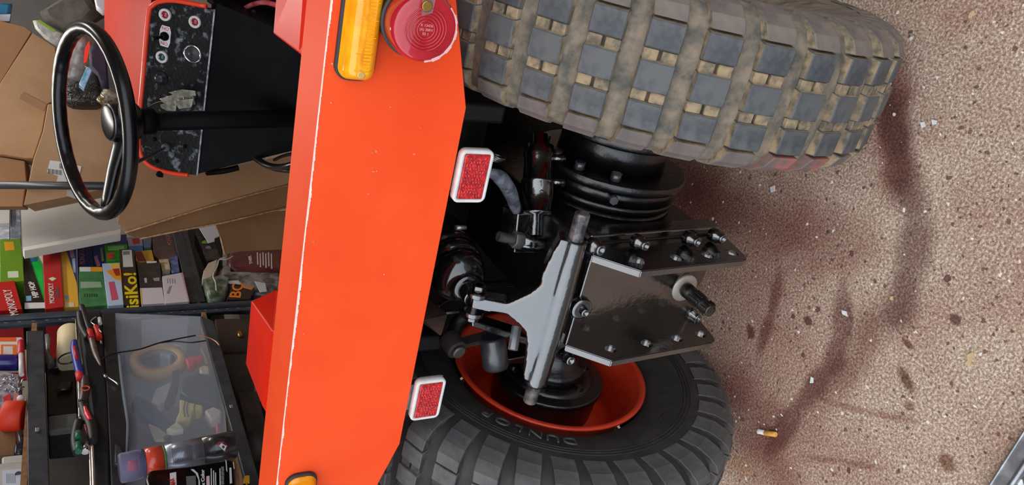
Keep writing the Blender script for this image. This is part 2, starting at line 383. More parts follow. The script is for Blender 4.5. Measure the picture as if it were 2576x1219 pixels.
def wheel(cx, side, mats, vis, skip):
    tpp = [(a, b) for a, b in tp] if side > 0 else [(-.060, .172), (-.074, .190), (-.086, .222), (-.0895, .252), (-.0907, .276), (-.0868, .2985), (-.077, .3135), (-.060, .3205), (-.03, .3235), (0, .3245), (.03, .3235), (.060, .3205), (.077, .3135), (.0868, .2985), (.0907, .276), (.0895, .252), (.086, .222), (.074, .190), (.060, .172)]
    tyre = build('tyre', MB().lathe((cx, 0, HC), (1, 0, 0), tpp, 96, caps=False), mats[0], T, origin=(cx, 0, HC))
    bm_ = [block_mesh('tread_block', -.0155, .0155, 3.28, mats[1:3]), block_mesh('tread_block', .0285, .0575, 3.28, mats[1:3], crown=.0025), block_mesh('tread_block', -.0575, -.0285, 3.28, mats[1:3], crown=.0025)]
    lm = [lug_mesh('shoulder_lug', q, mats[3:5], flush=side < 0) for q in (1, -1)]
    rest = MB()
    for k in range(34):
        ang = 45.6 - k * PITCH; ang = (ang + 180) % 360 - 180
        for nm, me in [('tread_block', q) for q in bm_] + [('shoulder_lug', q) for q in lm]:
            sidesign = 1 if me in (lm[0],) else -1 if me is lm[1] else 0
            if vis(ang, nm, sidesign):
                o = bpy.data.objects.new(nm, me); COL.objects.link(o); o.parent = tyre; o.rotation_euler = (math.radians(-ang), 0, 0)
            else:
                mt = Matrix.Rotation(math.radians(-ang), 4, 'X')
                for p in me.polygons: rest.add([mt @ me.vertices[i].co + V((cx, 0, HC)) for i in p.vertices], [list(range(len(p.vertices)))], p.material_index)
    tag(build('tread_remainder', rest, [mats[1], mats[2]], tyre, fix=False), kind='stuff')
    # low tie bars between the blocks (moulded on the carcass)
    tb = MB()
    for k in range(34):
        for off in (-.0215, .0215):
            for dd in (-1.75, 1.75):
                a = math.radians(45.6 - k * PITCH + dd); r = .3268
                c = V((cx + off, -r * math.cos(a), HC + r * math.sin(a))); er = V((0, -math.cos(a), math.sin(a))); et = V((0, math.sin(a), math.cos(a)))
                tb.box(c, (.0125, .0165, .007), (X1, et, er))
    tag(build('tie_bars', tb, mats[2], tyre, bevel=.001, seg=1), kind='stuff')
    rings = MB()
    for r, x in ((.2475, .0893), (.242, .0890), (.2365, .0885)):
        rings.torus((cx + side * x, 0, HC), (1, 0, 0), r, .0013, 96, 6)
    build('sidewall_rib', rings, mats[0], tyre)
    # rim: lip, well and disc
    rpf = [(.0725, .1725), (.0725, .164), (.066, .161), (.058, .152), (.05, .149), (.02, .140), (-.03, .138), (-.055, .15), (-.066, .161), (-.0725, .164), (-.0725, .1725)]
    if side < 0: rpf = [(a * .84, b) for a, b in rpf]
    rim = build('wheel_rim', MB().lathe((cx, 0, HC), (side, 0, 0), rpf, 72, caps=False).lathe((cx, 0, HC), (side, 0, 0), [(-.022, .141), (-.026, .12), (-.012, .105), (-.008, .07), (-.008, .05)], 72, caps=False), rimred, T)
    rim.modifiers.new('thick', 'SOLIDIFY').thickness = .004
    nuts = MB()
    for k in range(5):
        a = k * math.tau / 5; c = V((cx, math.cos(a) * .078, HC + math.sin(a) * .078)); nuts.cyl(c - X1 * side * .006, c + X1 * side * .012, .011, n=6)
    build('wheel_nut', nuts, blackflat, rim)
    return tyre, rim
right_tyre, right_rim = wheel(.332, -1, (tyreold, blocktop, blockside, lug, blockside), lambda a, n, s: -62 < a < 92, None)
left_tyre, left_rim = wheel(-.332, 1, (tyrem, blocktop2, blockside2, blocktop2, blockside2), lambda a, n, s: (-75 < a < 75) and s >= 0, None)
# red paint rubbed onto three lugs of the right tyre
rub = lug_mesh('shoulder_lug', -1, (lugred, lugred), flush=True)
for o in right_tyre.children:
    if o.name.startswith('shoulder_lug') and o.data.name.startswith('shoulder_lug') and min(v.co.x for v in o.data.vertices) < -.088:
        a = -math.degrees(o.rotation_euler.x)
        if -12 < a < 12: o.data = rub; o['label'] = 'shoulder lug with red paint rubbed on it'
# tyre lettering on the inner sidewall of the left wheel, tops outwards
for i, ch in enumerate('DUNLOP'):
    a = math.radians(22.5 + i * 7.0)          # angle up from the rearmost point
    r = .2155; c = V((-.332 + (.0862), -r * math.cos(a), HC + r * math.sin(a))); er = V((0, -math.cos(a), math.sin(a))); et = V((0, math.sin(a), math.cos(a)))
    nx = V((1, 0, -.0)); tl = (er * .95 + X1 * .3)
    text_part('sidewall_letter', ch, .033, c, et, tl, mat('tyre_letter', (84, 82, 82), rough=.55), left_tyre, .0012, bold=-.0004)
arr = MB().tube([V((-.2455, -.214 * math.cos(q), HC + .214 * math.sin(q))) for q in (-.62, -.56, -.5)], .0012, 6)
build('sidewall_arrow', arr, tyrem, left_tyre)
# --- axle, drums, gearbox
ax = MB()
ax.lathe((.085, 0, HC), X1, [(0, .11), (.012, .1125)], 56).lathe((.097, 0, HC), X1, [(0, .107), (.021, .108)], 56)
ax.lathe((.1185, 0, HC), X1, [(0, .117), (.003, .12), (.013, .12), (.015, .118)], 64).lathe((.133, 0, HC), X1, [(0, .085), (.06, .08)], 48)
ax.lathe((.176, 0, HC), X1, [(0, .097), (.003, .1), (.012, .1), (.015, .097)], 56).lathe((.191, 0, HC), X1, [(0, .07), (.13, .06)], 40)
ra = build('brake_drum', ax, blackdrum, T)
ebolt = mat('enamel_bolt', (60, 62, 68), rough=.3, coat=.5, ior=1.8)
for k, (xx, rr) in ((150, (.136, .105)), (120, (.136, .105)), (60, (.136, .105)), (95, (.136, .105)), (150, (.194, .085)), (110, (.194, .085)), (75, (.194, .085))):
    a = math.radians(k); c = V((xx - .002, rr * math.cos(a), HC + rr * math.sin(a))); build('drum_bolt', MB().cyl(c, c + X1 * .012, .008, n=6), ebolt, ra)
c = V((.112, -.0985, HC + .055)); build('drum_bolt', MB().cyl(c, c + V((0, -.014, .006)), .0065, n=6), ebolt, ra)
la = MB()
la.lathe((-.34, 0, HC), X1, [(0, .092), (.052, .096), (.056, .1), (.064, .1), (.066, .097), (.0665, .082), (.068, .08), (.071, .08), (.072, .062)], 56)
la.lathe((-.268, 0, HC), X1, [(0, .062), (.02, .058), (.022, .046), (.06, .044), (.16, .05)], 48)
la_ = build('brake_drum', la, blackdrum, T)
for k in range(6):
    a = math.radians(20 + 60 * k); c = V((-.274, .07 * math.cos(a), HC + .07 * math.sin(a))); build('drum_bolt', MB().lathe(c, X1, [(0, .011), (.002, .011), (.0021, .007), (.012, .007)], 12, sm=False), black, la_)
gb = MB()
gb.prism([(-.074, -.150, .222), (-.074, -.172, .455), (-.074, -.11, .475), (-.074, .26, .475), (-.074, .26, .225)], (.152, 0, 0))
gb.lathe((-.13, 0, HC), X1, [(0, .06), (.05, .09), (.06, .105)], 40); gb.lathe((.068, 0, HC), X1, [(0, .115), (.017, .105)], 48)
gb.box((0, .62, .40), (.30, .70, .26)); gb.lathe((0, .24, .37), Y1, [(0, .15), (.3, .17), (.6, .16)], 32)
build('gearbox_casing', gb, blackdrum, T, bevel=.006)
und = MB()  # boxes added as dark backing for the black gaps under the panel
und.box((0, .335, .50), (.47, .03, .40)); und.box((0, .06, .725), (.44, .36, .02)); und.box((-.17, .12, .64), (.03, .3, .14)); und.box((.20, .12, .64), (.03, .3, .18))
und.box((-.155, .255, .42), (.165, .03, .46)); und.cyl((-.20, .16, .585), (.19, .16, .585), .10, n=40, ch=.02)
build('underbody_backing', und, blackdark, T, bevel=.006)
# curved pipe below the panel
build('underbody_pipe', MB().tube([(-.02, -.02, .665), (.05, .01, .64), (.12, .03, .66), (.19, .06, .71)], .013, 10).tube([(.02, .06, .70), (.12, .07, .60), (.20, .10, .58)], .007, 8), black, T)
# --- hitch channel: web, two flanges with holes
ft, ftr, fbr, fbf = (-.198, .476), (-.243, .428), (-.230, .222), (-.152, .205)
def yz(p, x): return V((x, p[0], p[1]))
hb = MB()
w0 = [V((-.068, -.198, .476)), V((.068, -.198, .476)), V((.068, -.156, .216)), V((-.068, -.156, .216))]
# a web with a notch at the lower left, where the casing bolt passes
webp = [w0[0], w0[1], w0[2], V((.0, -.156, .216)), V((-.02, -.158, .228)), V((-.04, -.158, .222)), V((-.068, -.156, .216))]
hb.prism(webp, (0, .008, .001))
br = build('hitch_bracket', hb, black, T, bevel=.0025)
holes = [(-.218, .4145), (-.214, .349), (-.208, .287), (-.203, .225)]
for sx in (1, -1):
    mb = MB(); x0 = .0655 * sx; x1 = .0755 * sx
    corners = [ft, ftr, fbr, fbf]
    # outline with rounded lower rear corner
    out = [V((0, ft[0] + (.046 if sx > 0 else .012), ft[1] - .012)), V((0, *ft)), V((0, *ftr)), V((0, fbr[0] + .001, fbr[1] + .012)), V((0, fbr[0] + .006, fbr[1] + .001)), V((0, fbr[0] + .015, fbr[1] - .004)), V((0, *fbf)), V((0, fbf[0] + .012, fbf[1] + .012))]
    ctr = V((0, -.19, .33))
    # face with real holes: bridge each hole ring into the outline by a boolean-free triangulated fill
    bm = bmesh.new(); ov = [bm.verts.new(p) for p in out]; es = [bm.edges.new((ov[i], ov[(i + 1) % len(ov)])) for i in range(len(ov))]
    for hy, hz in [(-.2165, .4125), (-.2135, .3465), (-.2095, .2865), (-.2055, .2365)]:
        hv = [bm.verts.new(V((0, hy + .0085 * math.cos(q * math.tau / 14), hz + .0085 * math.sin(q * math.tau / 14)))) for q in range(14)]
        es += [bm.edges.new((hv[i], hv[(i + 1) % 14])) for i in range(14)]
    bmesh.ops.triangle_fill(bm, edges=es, use_beauty=True)
    geo = bmesh.ops.extrude_face_region(bm, geom=bm.faces[:])
    bmesh.ops.translate(bm, verts=[q for q in geo['geom'] if isinstance(q, bmesh.types.BMVert)], vec=(.010, 0, 0))
    bmesh.ops.translate(bm, verts=bm.verts[:], vec=(min(x0, x1), 0, 0))
    bmesh.ops.recalc_face_normals(bm, faces=bm.faces[:])
    bmesh.ops.bevel(bm, geom=[e for e in bm.edges if len(e.link_faces) == 2 and e.calc_face_angle(0) > .6], offset=.0012, segments=2, affect='EDGES')
    me = bpy.data.meshes.new('flange'); bm.to_mesh(me); bm.free(); me.materials.append(black)
    o = bpy.data.objects.new('flange', me); COL.objects.link(o); o.parent = br; o.location = -(WL[br.name]); WL[o.name] = V((0, 0, 0))
# casing flange ears with socket bolts down the right side, one boss at the top centre
ear = MB()
ear.prism([V((.076, -.168, .462)), V((.076, -.150, .214)), V((.076, -.120, .214)), V((.076, -.138, .462))], (.012, 0, 0))
build('casing_rib', ear, black, T, bevel=.003)
def sockbolt(p, d, r, par=T, m=black):
    p = V(p); d = V(d).normalized(); mb = MB(); mb.lathe(p, d, [(-.012, r * 1.35), (0, r * 1.35), (.001, r), (.010, r), (.0115, r * .85), (.0115, r * .5), (.006, r * .45), (.006, .0001)], 20)
    build('socket_bolt', mb, m, par)
rd = V((.12, -1, -.1))
for px, py in ((1500, 622), (1612, 612), (1742, 603), (1806, 595)): sockbolt(atX(px, py, .088), rd, .0075)
boss = MB().lathe((-.004, -.188, .470), V((0, -1, .12)), [(0, .016), (.016, .0155), (.018, .014), (.0182, .010)], 24)
build('web_boss', boss, black, br); sockbolt((-.004, -.2035, .471), (0, -1, .1), .0062, br)
sockbolt(atY(1745, 792, -.16), (0, -1, -.1), .007); sockbolt(atX(1428, 898, -.09), (.1, -1, .1), .007)
# --- PTO shaft
pto = MB(); p0 = V((-.006, -.1655, .262)); pd = (V((-.006, -.238, .2635)) - p0).normalized()
pto.lathe(p0, pd, [(-.004, .0225), (.0025, .0225), (.0032, .0217), (.0032, .0115)], 36)
ps = build('pto_shaft', MB().lathe(p0, pd, [(.006, .0115), (.009, .0118), (.020, .0112), (.021, .0098), (.046, .0094), (.0475, .0105), (.049, .0094), (.064, .0092), (.066, .008)], 28), darksteel, T)
build('washer', pto, mat('oil_seal_washer', (190, 182, 170), (170, 160, 148), 40, rough=.45, metal=.5), ps)
sp_ = MB(); bx, by, bd = basis(pd)
for k in range(6):
    a = k * math.tau / 6 + .3; rr = bx * math.cos(a) + by * math.sin(a); tt = bd.cross(rr)
    sp_.box(p0 + pd * .034 + rr * .0098, (.022, .004, .0042), (pd, tt, rr)); sp_.box(p0 + pd * .0575 + rr * .0096, (.012, .004, .0042), (pd, tt, rr))
build('spline', sp_, darksteel, ps, bevel=.0006)
# --- rocker arm (lift shaft casting)
A0 = V((-.01, -.2, .512)); U = V((-.003, .05, .093)).normalized(); NR = X1.cross(U).normalized()   # faces rearwards and up
if NR.y > 0: NR = -NR
def rp(px): return [atP(x, y, A0 + NR * .0172, NR) for x, y in px]
web = rp([(1410, 602), (1388, 640), (1364, 688), (1358, 718), (1334, 738), (1274, 765), (1225, 755), (1188, 748), (1183, 776), (1225, 785), (1272, 790), (1300, 812), (1322, 836), (1326, 870), (1316, 955), (1330, 962), (1358, 880), (1380, 800), (1408, 690), (1434, 608)])
rk = MB().prism(web, -NR * .030)
tb = rk; tb.lathe((-.125, -.2, .511), X1, [(-.001, .0125), (.003, .0165), (.06, .017), (.078, .0178), (.15, .0178), (.165, .017), (.222, .0155), (.226, .013)], 32)
rocker = build('rocker_arm', tb, black, T)          # one casting: web and tube blended together
rm = rocker.modifiers.new('blend', 'REMESH'); rm.mode = 'VOXEL'; rm.voxel_size = .0022; rm.use_smooth_shade = True
sm_ = rocker.modifiers.new('soften', 'SMOOTH'); sm_.factor = .5; sm_.iterations = 9
build('lift_shaft', MB().cyl((-.156, -.2, .511), (.138, -.2, .511), .0098, n=28, ch=.0015), mat('shaft_paint_worn', (60, 60, 64), (150, 142, 136), 40, rough=.3, metal=.5, coat=.3), rocker)
# clevis, pin and bellows cylinder that push the rocker
nose = V((-.014, -.155, .606)); bc = atY(1150, 684, -.085); bdir = (bc - nose).normalized()
cl = MB()
for s in (-1, 1): cl.lathe(nose + X1 * .0145 * s + NR * .002, X1, [(-.0035, .0135), (.0035, .0135)], 24)
cl.cyl(nose + X1 * -.027, nose + X1 * .027, .0065, n=16); cl.cyl(nose + X1 * .019, nose + X1 * .027, .010, n=6); cl.cyl(nose - X1 * .027, nose - X1 * .021, .0095, n=6)
cl.cyl(nose + bdir * .008, bc, .0125, .015, n=20)
clv = build('clevis', cl, black, T, bevel=.0015)
bw = MB(); bc = bc - bdir * 0; e = bc - bdir * .042
bw.lathe(e, bdir, [(0, .014), (.002, .0195), (.006, .020), (.009, .0185), (.012, .026), (.022, .034), (.034, .038), (.042, .038), (.045, .035), (.048, .039), (.058, .042), (.064, .042), (.067, .038), (.070, .0425), (.082, .044), (.09, .043), (.12, .043), (.14, .04)], 44)
build('rubber_boot', bw, mat('boot_black_gloss', (14, 14, 16), rough=.16, coat=.6, ior=1.8), T)
# --- adjusting stud beside the rocker
s0 = atY(1253, 594, -.085); s1 = atY(1395, 621, -.085); sd = (s1 - s0).normalized(); L = (s1 - s0).length
st = MB(); prof = []
q = 0
while q < L * .30: prof += [(q, .0062), (q + .0008, .0074), (q + .0016, .0062)]; q += .0018
st.lathe(s0, sd, prof, 16, sm=False)
stud = build('adjuster_stud', st, mat('stud_grey', (96, 92, 86), (70, 66, 62), 60, rough=.5, metal=.6), T)
nn = MB().cyl(s0 + sd * L * .25, s0 + sd * L * .40, .0125, n=6); build('hex_nut', nn, mat('nut_zinc_dull', (128, 126, 126), rough=.4, metal=.7), stud, bevel=.001)
sl = MB().cyl(s0 + sd * L * .38, s0 + sd * L * .86, .0105, n=20); sl.prism([s0 + sd * L * .38 + X1 * -.010 + V((0, -.004, 0)), s0 + sd * L * .98 + X1 * -.012 + V((0, -.004, 0)), s0 + sd * L * .98 - X1 * .016, s0 + sd * L * .38 - X1 * .016], (0, .035, 0))
build('stud_sleeve', sl, black, stud)
build('hex_nut', MB().cyl(s0 + sd * L * .86, s0 + sd * L, .0115, n=6), black, stud, bevel=.001)
# --- brake cylinder lying across behind the tyre
c0 = atY(1356, 372, -.02); c1 = atY(1350, 540, -.075); dd = (c1 - c0).normalized(); L = (c1 - c0).length
cy = MB().lathe(c0, dd, [(-.02, .012), (-.004, .012), (-.003, .021), (.012, .022), (.018, .0205), (L * .48, .0215), (L * .5, .024), (L * .54, .024), (L * .55, .0225), (L * .96, .0215), (L * .965, .023), (L, .023), (L + .001, .010), (L + .03, .010)], 32)
bcy = build('brake_cylinder', cy, black, T)
nip = MB(); e = c0 + dd * L * .52 + V((-.002, -.022, .006)); nip.cyl(e, e + V((-.001, -.006, .002)), .0035, n=12, ch=.001)
build('bleed_nipple', nip, steel, bcy)
for k in (.14, .5): e = c0 + dd * L * k + V((.004, -.010, -.016)); build('cylinder_bolt', MB().cyl(e, e + V((.002, -.006, -.018)), .006, n=6), black, bcy)
build('bleed_screw', MB().lathe(c1, dd, [(.0, .004), (.022, .004), (.0221, .0062), (.03, .0062)], 10, sm=False), black, bcy)
m0 = c1 + dd * .022
build('cylinder_mount', MB().prism([m0 + V((.02, .012, .028)), m0 + V((.022, .012, -.03)), m0 + V((-.038, .0, -.032)), m0 + V((-.036, .0, .026))], (0, .03, .01)), black, T, bevel=.002)
# --- cable in grey sleeve, small cable clip
sv = MB().tube([atY(1225, 432, -.10), atY(1258, 446, -.09), atY(1282, 480, -.08), atY(1296, 520, -.07), atY(1302, 545, -.06)], [.004, .010, .010, .008, .003], 12)
build('cable_sleeve', sv, mat('sleeve_grey_foil', (120, 124, 134), (70, 72, 80), 60, rough=.3, bump=.9, bsc=70), T)
build('sleeve_tail', MB().prism([atY(1296, 528, -.06), atY(1283, 543, -.06), atY(1290, 524, -.06)], (0, .002, 0)), mat('tail_white', (214, 218, 226), rough=.4), T)
cg = MB()
for k in range(4): cg.torus(atY(1236 + 5 * k, 399 - 2 * k, -.09), V((1, .1, -.2)), .0105, .0016, 20, 6)
build('cable_coil', cg, black, T)
build('grease_nipple', MB().cyl(atY(1146, 572, -.05), atY(1172, 572, -.05), .004, .003, n=8), zinc, T)
# --- linkage on the left
fl = [atY(1188, 806, -.13), atY(1188, 822, -.13), atY(1335, 872, -.13), atY(1335, 852, -.13)]
build('link_bar', MB().prism(fl, (0, .035, .006)), black, T, bevel=.002)
lb = MB().cyl(atY(1300, 820, -.125), atY(1290, 880, -.145), .0075, n=6); build('hex_nut', lb, mat('nut_grey', (128, 132, 136), rough=.35, metal=.4), T, bevel=.001)
p_a = atY(1240, 858, -.06); p_b = atY(1248, 926, -.075)
lc = MB().lathe(p_a, p_b - p_a, [(-.008, .017), (-.004, .0205), ((p_b - p_a).length - .004, .0205), ((p_b - p_a).length, .018), ((p_b - p_a).length + .0005, .006)], 28)
lc.cyl(p_b + V((0, -.002, 0)), p_b + (p_b - p_a).normalized() * .004, .004, n=10)
lev = build('lever_boss', lc, mat('boss_grey_black', (56, 58, 62), (40, 41, 44), 30, rough=.35, coat=.3, ior=1.8), T)
build('lever_arm', MB().prism([atY(1265, 905, -.06), atY(1262, 918, -.06), atY(1345, 910, -.06), atY(1345, 892, -.06)], (0, .02, 0)), black, lev, bevel=.002)
q0 = atY(1128, 848, -.03); q1 = atY(1152, 882, -.06)
pv = MB().cyl(q0, q1, .0165, n=24, ch=.002); pv.prism([q1 + V((.004, .0, .014)), q1 + V((.004, .0, -.012)), atY(1262, 858, -.05), atY(1258, 842, -.05)], (0, .02, 0))
piv = build('pivot_link', pv, mat('pivot_rusty_black', (62, 54, 48), (40, 36, 33), 40, rough=.6, bump=.3, bsc=90), T, bevel=.0015)
build('pivot_bolt', MB().cyl(q1, q1 + (q1 - q0).normalized() * .006, .011, n=18, ch=.002), mat('bolt_dull', (110, 104, 98), rough=.45, metal=.6), piv)
rb = MB().prism([atY(1066, 806, -.05), atY(1110, 846, -.07), atY(1128, 790, -.05), atY(1104, 768, -.03)], (0, .05, .02))
build('spring_bracket', rb, rust, T, bevel=.002)
build('brake_rod', MB().cyl(atY(1118, 786, -.04), atY(1190, 780, -.02), .003, n=8).tube([atY(1100, 770, -.04), atY(1130, 752, -.02), atY(1165, 756, 0)], .003, 8), darksteel, T)
build('link_loop', MB().tube([atY(1140, 838, .0), atY(1160, 800, .0), atY(1195, 796, .0)], .012, 10), blackdark, T)
# --- rear panel with folded top, fenders
yP = -.15
pp = [(-.245, .6715), (.245, .6715), (.43, .7285), (.43, .836), (-.43, .836), (-.43, .7285)]
pn = MB().prism([V((x, yP, z)) for x, z in pp], (0, .004, 0))
panel = build('rear_panel', pn, orange, T, bevel=.0008, seg=1)
fl_ = MB(); fl_.prism([V((-.43, yP, .836)), V((-.43, yP + .082, .839)), V((-.43, yP + .082, .835)), V((-.43, yP + .003, .832))], (.86, 0, 0))
build('panel_top_flange', fl_, orange, panel, bevel=.001, seg=1)
# chipped paint line along the fold: ragged thin strip
ch = MB(); xs = [-.43 + .86 * k / 220 for k in range(221)]
w = .0016
for a, b in zip(xs[:-1], xs[1:]):
    w = min(max(w + random.uniform(-.0005, .0005), .0007), .0023); w2 = w * random.uniform(.5, 1)
    ch.prism([V((a, yP - .0004, .8362 - w)), V((b, yP - .0004, .8362 - w2)), V((b, yP - .0003, .8366)), V((a, yP - .0003, .8366))], (0, .0012, .0002))
build('chipped_edge', ch, mat('chipped_primer', (240, 206, 192), (246, 226, 216), 40, rough=.6), panel, fix=False)
chips = MB()
for px, py in ((937, 382), (946, 380), (982, 268), (948, 430), (940, 430), (1038, 243), (926, 487), (967, 690), (764, 839), (1060, 321), (790, 608), (834, 258), (836, 160), (1042, 387)):
    c = atY(px, py, yP); r = random.uniform(.0008, .0019)
    chips.lathe(c + V((0, .0005, 0)), V((0, -1, 0)), [(0, r), (.0012, r * .6)], 7)
build('paint_nib', chips, mat('nib', (214, 84, 50), (240, 150, 120), 400, rough=.5, thr=(.45, .55)), panel)
for sx in (-1, 1):
    fa = [V((sx * .20, .2, .772)), V((sx * .22, .2, .812)), V((sx * .345, .2, .812)), V((sx * .445, .2, .775))]
    pz = atX(683, 830, -.22); pz2 = atX(660, 1020, -.345)
    na = [V((sx * .19, -.05, .740)), V((sx * .22, pz.y, pz.z)), V((sx * .345, pz2.y, pz2.z)), V((sx * .445, -.05, .735))]
    m = MB(); m.add(fa + na, [(0, 1, 2, 3), (7, 6, 5, 4), (0, 4, 5, 1), (1, 5, 6, 2), (2, 6, 7, 3), (0, 3, 7, 4)])
    build('fender', m, fenderpaint, T, bevel=.002)
# --- lights and reflectors on the panel
def rrect(w, h, r, n=5):
    out = []
    for cx, cy, a0 in ((w / 2 - r, h / 2 - r, 0), (-w / 2 + r, h / 2 - r, 90), (-w / 2 + r, -h / 2 + r, 180), (w / 2 - r, -h / 2 + r, 270)):
        for k in range(n + 1):
            a = math.radians(a0 + 90 * k / n); out.append((cx + r * math.cos(a), cy + r * math.sin(a)))
    return out
def loft(mb, rings, mi=0, capfirst=True, caplast=True, sm=True):
    n = len(rings[0]); b = [p for r in rings for p in r]
    fs = [(i * n + k, i * n + (k + 1) % n, (i + 1) * n + (k + 1) % n, (i + 1) * n + k) for i in range(len(rings) - 1) for k in range(n)]
    mb.add(b, fs, mi, sm)
    s = len(mb.v) - len(b)
    if capfirst: mb.f.append([s + k for k in reversed(range(n))]); mb.mi.append(mi); mb.sm.append(False)
    if caplast: mb.f.append([s + (len(rings) - 1) * n + k for k in range(n)]); mb.mi.append(mi); mb.sm.append(False)
    return mb
def indicator(cx, cz, w, h):
    def R(g, y, r=.012): return [V((cx + a, yP + y, cz + b)) for a, b in rrect(w + g, h + g, max(r + g / 2, .003), 6)]
    g = build('indicator_light', loft(MB(), [R(.006, 0), R(.006, -.004), R(.004, -.006)]), rubber, T)
    build('amber_lens', loft(MB(), [R(.001, -.004), R(.001, -.008), R(-.003, -.009), R(-.004, -.017, .011), R(-.012, -.024, .014), R(-.022, -.027, .014)]), amber, g)
    rb_ = MB(); n = int(w / .004)
    for k in range(n):
        x = cx - w / 2 + .014 + (w - .028) * k / (n - 1); a = math.sin(k * 1.7)
        rb_.box((x, yP - .0262, cz - .001), (.0012, .0022, h * (.30 if k % 5 else .5)))
    rb_.box((cx, yP - .0266, cz + .002), (w * .8, .0016, .003))
    build('lens_ribs', rb_, amberrib, g, bevel=.0003, seg=1)
    for s in (-1, 1): build('lens_screw', MB().cyl((cx + s * (w / 2 - .010), yP - .02, cz), (cx + s * (w / 2 - .010), yP - .0275, cz), .0042, n=14, ch=.001), mat('screw_amber', (226, 176, 110), rough=.3, metal=.3), g)
    return g
indicator(.343, .806, .146, .036); indicator(-.343, .805, .146, .036)
# round tail light
tl0 = atY(1026, 34, yP); td = V((-.02, -1, .04)).normalized()
tl = MB().lathe(tl0, td, [(0, .034), (.024, .0355), (.028, .0355)], 48)
tail = build('tail_light', tl, mat('lamp_base_brown_black', (34, 22, 20), rough=.25, coat=.5), T)
build('lamp_seal', MB().torus(tl0 + td * .0295, td, .0345, .0022, 48, 10), rubber, tail)
build('red_lens', MB().lathe(tl0, td, [(.030, .034), (.038, .0345), (.052, .0335), (.057, .031), (.0585, .028), (.0585, .0001)], 48), redlens, tail)
rg = MB()
for r in (.0085, .0115, .0145, .0175, .0205): rg.torus(tl0 + td * .0588, td, r, .0008, 40, 6)
build('lens_rings', rg, redlensrib, tail)
px_ = basis(td)[0]; upv = (Z1 - td * Z1.dot(td)).normalized()
for i, s in enumerate(('K 13476', '(A) 30RV', '02 1')):
    text_part('lens_mark', s, .0036, tl0 + td * .0594 + X1 * (.004 - .004 * i), -upv, X1, mat('lens_mark', (236, 150, 150), rough=.4), tail, .0002)
sc = tl0 + td * .060 + X1 * .0225 + upv * .004
build('lens_screw', MB().cyl(sc, sc + td * .003, .0052, n=18, ch=.0008), brass, tail)
build('cracked_rim', MB().prism([sc + X1 * -.010 + upv * .003 - td * .001, sc + X1 * -.006 + upv * -.007 - td * .001, sc + X1 * .012 + upv * -.008 - td * .001, sc + X1 * .014 + upv * .006 - td * .001], td * .0015), clearlens, tail)
crk = MB(); 
for k in range(9):
    a = math.radians(196 + k * 14); c = tl0 + td * .0565 + (X1 * math.cos(a) + upv * math.sin(a)) * .0315
    crk.box(c, (.009, .0016, .002 + .0015 * (k % 2)), ((-X1 * math.sin(a) + upv * math.cos(a)), td, (X1 * math.cos(a) + upv * math.sin(a))))
build('chipped_lens_edge', crk, mat('chipped_lens', (232, 178, 176), rough=.25, coat=.4), tail, bevel=.0006)
def reflector(cx, cz, w, h, rot):
    cs, sn = math.cos(rot), math.sin(rot)
    def R(g, y, r): return [V((cx + a * cs - b * sn, yP - .004 + y, cz + a * sn + b * cs)) for a, b in rrect(w + g, h + g, max(r + g / 2, .002), 5)]
    f = build('reflector', loft(MB(), [R(0, .004, .008), R(0, -.004, .008), R(-.002, -.0055, .008), R(-.009, -.0055, .006), R(-.010, -.003, .005)]), white, T)
    build('red_reflex', loft(MB(), [R(-.0105, -.002, .003), R(-.0105, -.0058, .003), R(-.0125, -.0066, .003)]), refl, f)
    py = MB()
    nx, nz = 12, 7
    for i in range(nx):
        for j in range(nz):
            a = (i + .5) / nx - .5; b = (j + .5 + (i % 2) * .35 - .17) / nz - .5; a *= w - .016; b *= h - .017
            c = V((cx + a * cs - b * sn, yP - .0106, cz + a * sn + b * cs)); s = .0021
            t0 = random.uniform(0, 1.5)
            base = [c + V((s * math.cos(t0 + q * 2.094), 0, s * math.sin(t0 + q * 2.094))) for q in range(3)]
            py.add(base + [c + V((0, -.0011, 0))], [(0, 1, 3), (1, 2, 3), (2, 0, 3)])
    tag(build('reflex_facets', py, refl, f, fix=False), kind='stuff')
    build('reflector_bracket', MB().box((cx - .002, yP + .0045, cz + .016), (.042, .002, .03)), zinc, f)
    build('reflector_back', loft(MB(), [[V((p.x, yP + .004, p.z - .004)) for p in R(-.008, 0, .006)], [V((p.x, yP + .008, p.z - .004)) for p in R(-.012, 0, .006)]]), white, f)
    return f
reflector(.165, .649, .067, .043, .0); reflector(-.165, .6465, .067, .043, .0)
# --- bonnet, dashboard, steering
BL = atY(495, 440, .86); BR = atY(540, 30, .86); TLp = atY(352, 400, .93)
dx = (BR - BL).normalized(); dn = dx.cross(TLp - BL).normalized()
if dn.dot(ray(440, 200)) > 0: dn = -dn
du = dn.cross(dx); du = -du if du.z < 0 else du
def DP(x, y, off=0): return atP(x, y, BL + dn * off, dn)
dpoly = [(495, 440), (470, 438), (400, 425), (366, 404), (352, 366), (354, 300), (363, 200), (376, 40), (395, 12), (430, 8), (480, 14), (532, 28), (546, -40), (380, -40)]
dash = build('dashboard', MB().prism([DP(*p) for p in [(495, 440), (470, 438), (400, 425), (366, 404), (352, 366), (354, 300), (363, 200), (376, 40), (392, 12), (430, 8), (542, 24)]], -dn * .012), dashblack, T)
build('dash_edge_glint', MB().cyl(DP(496, 440, .0005), DP(540, 24, .0005), .0019, n=8), mat('lit_sheet_edge', (196, 198, 206), (120, 122, 130), 60, rough=.4), dash)  # light caught along the lower dash edge, painted as a pale strip
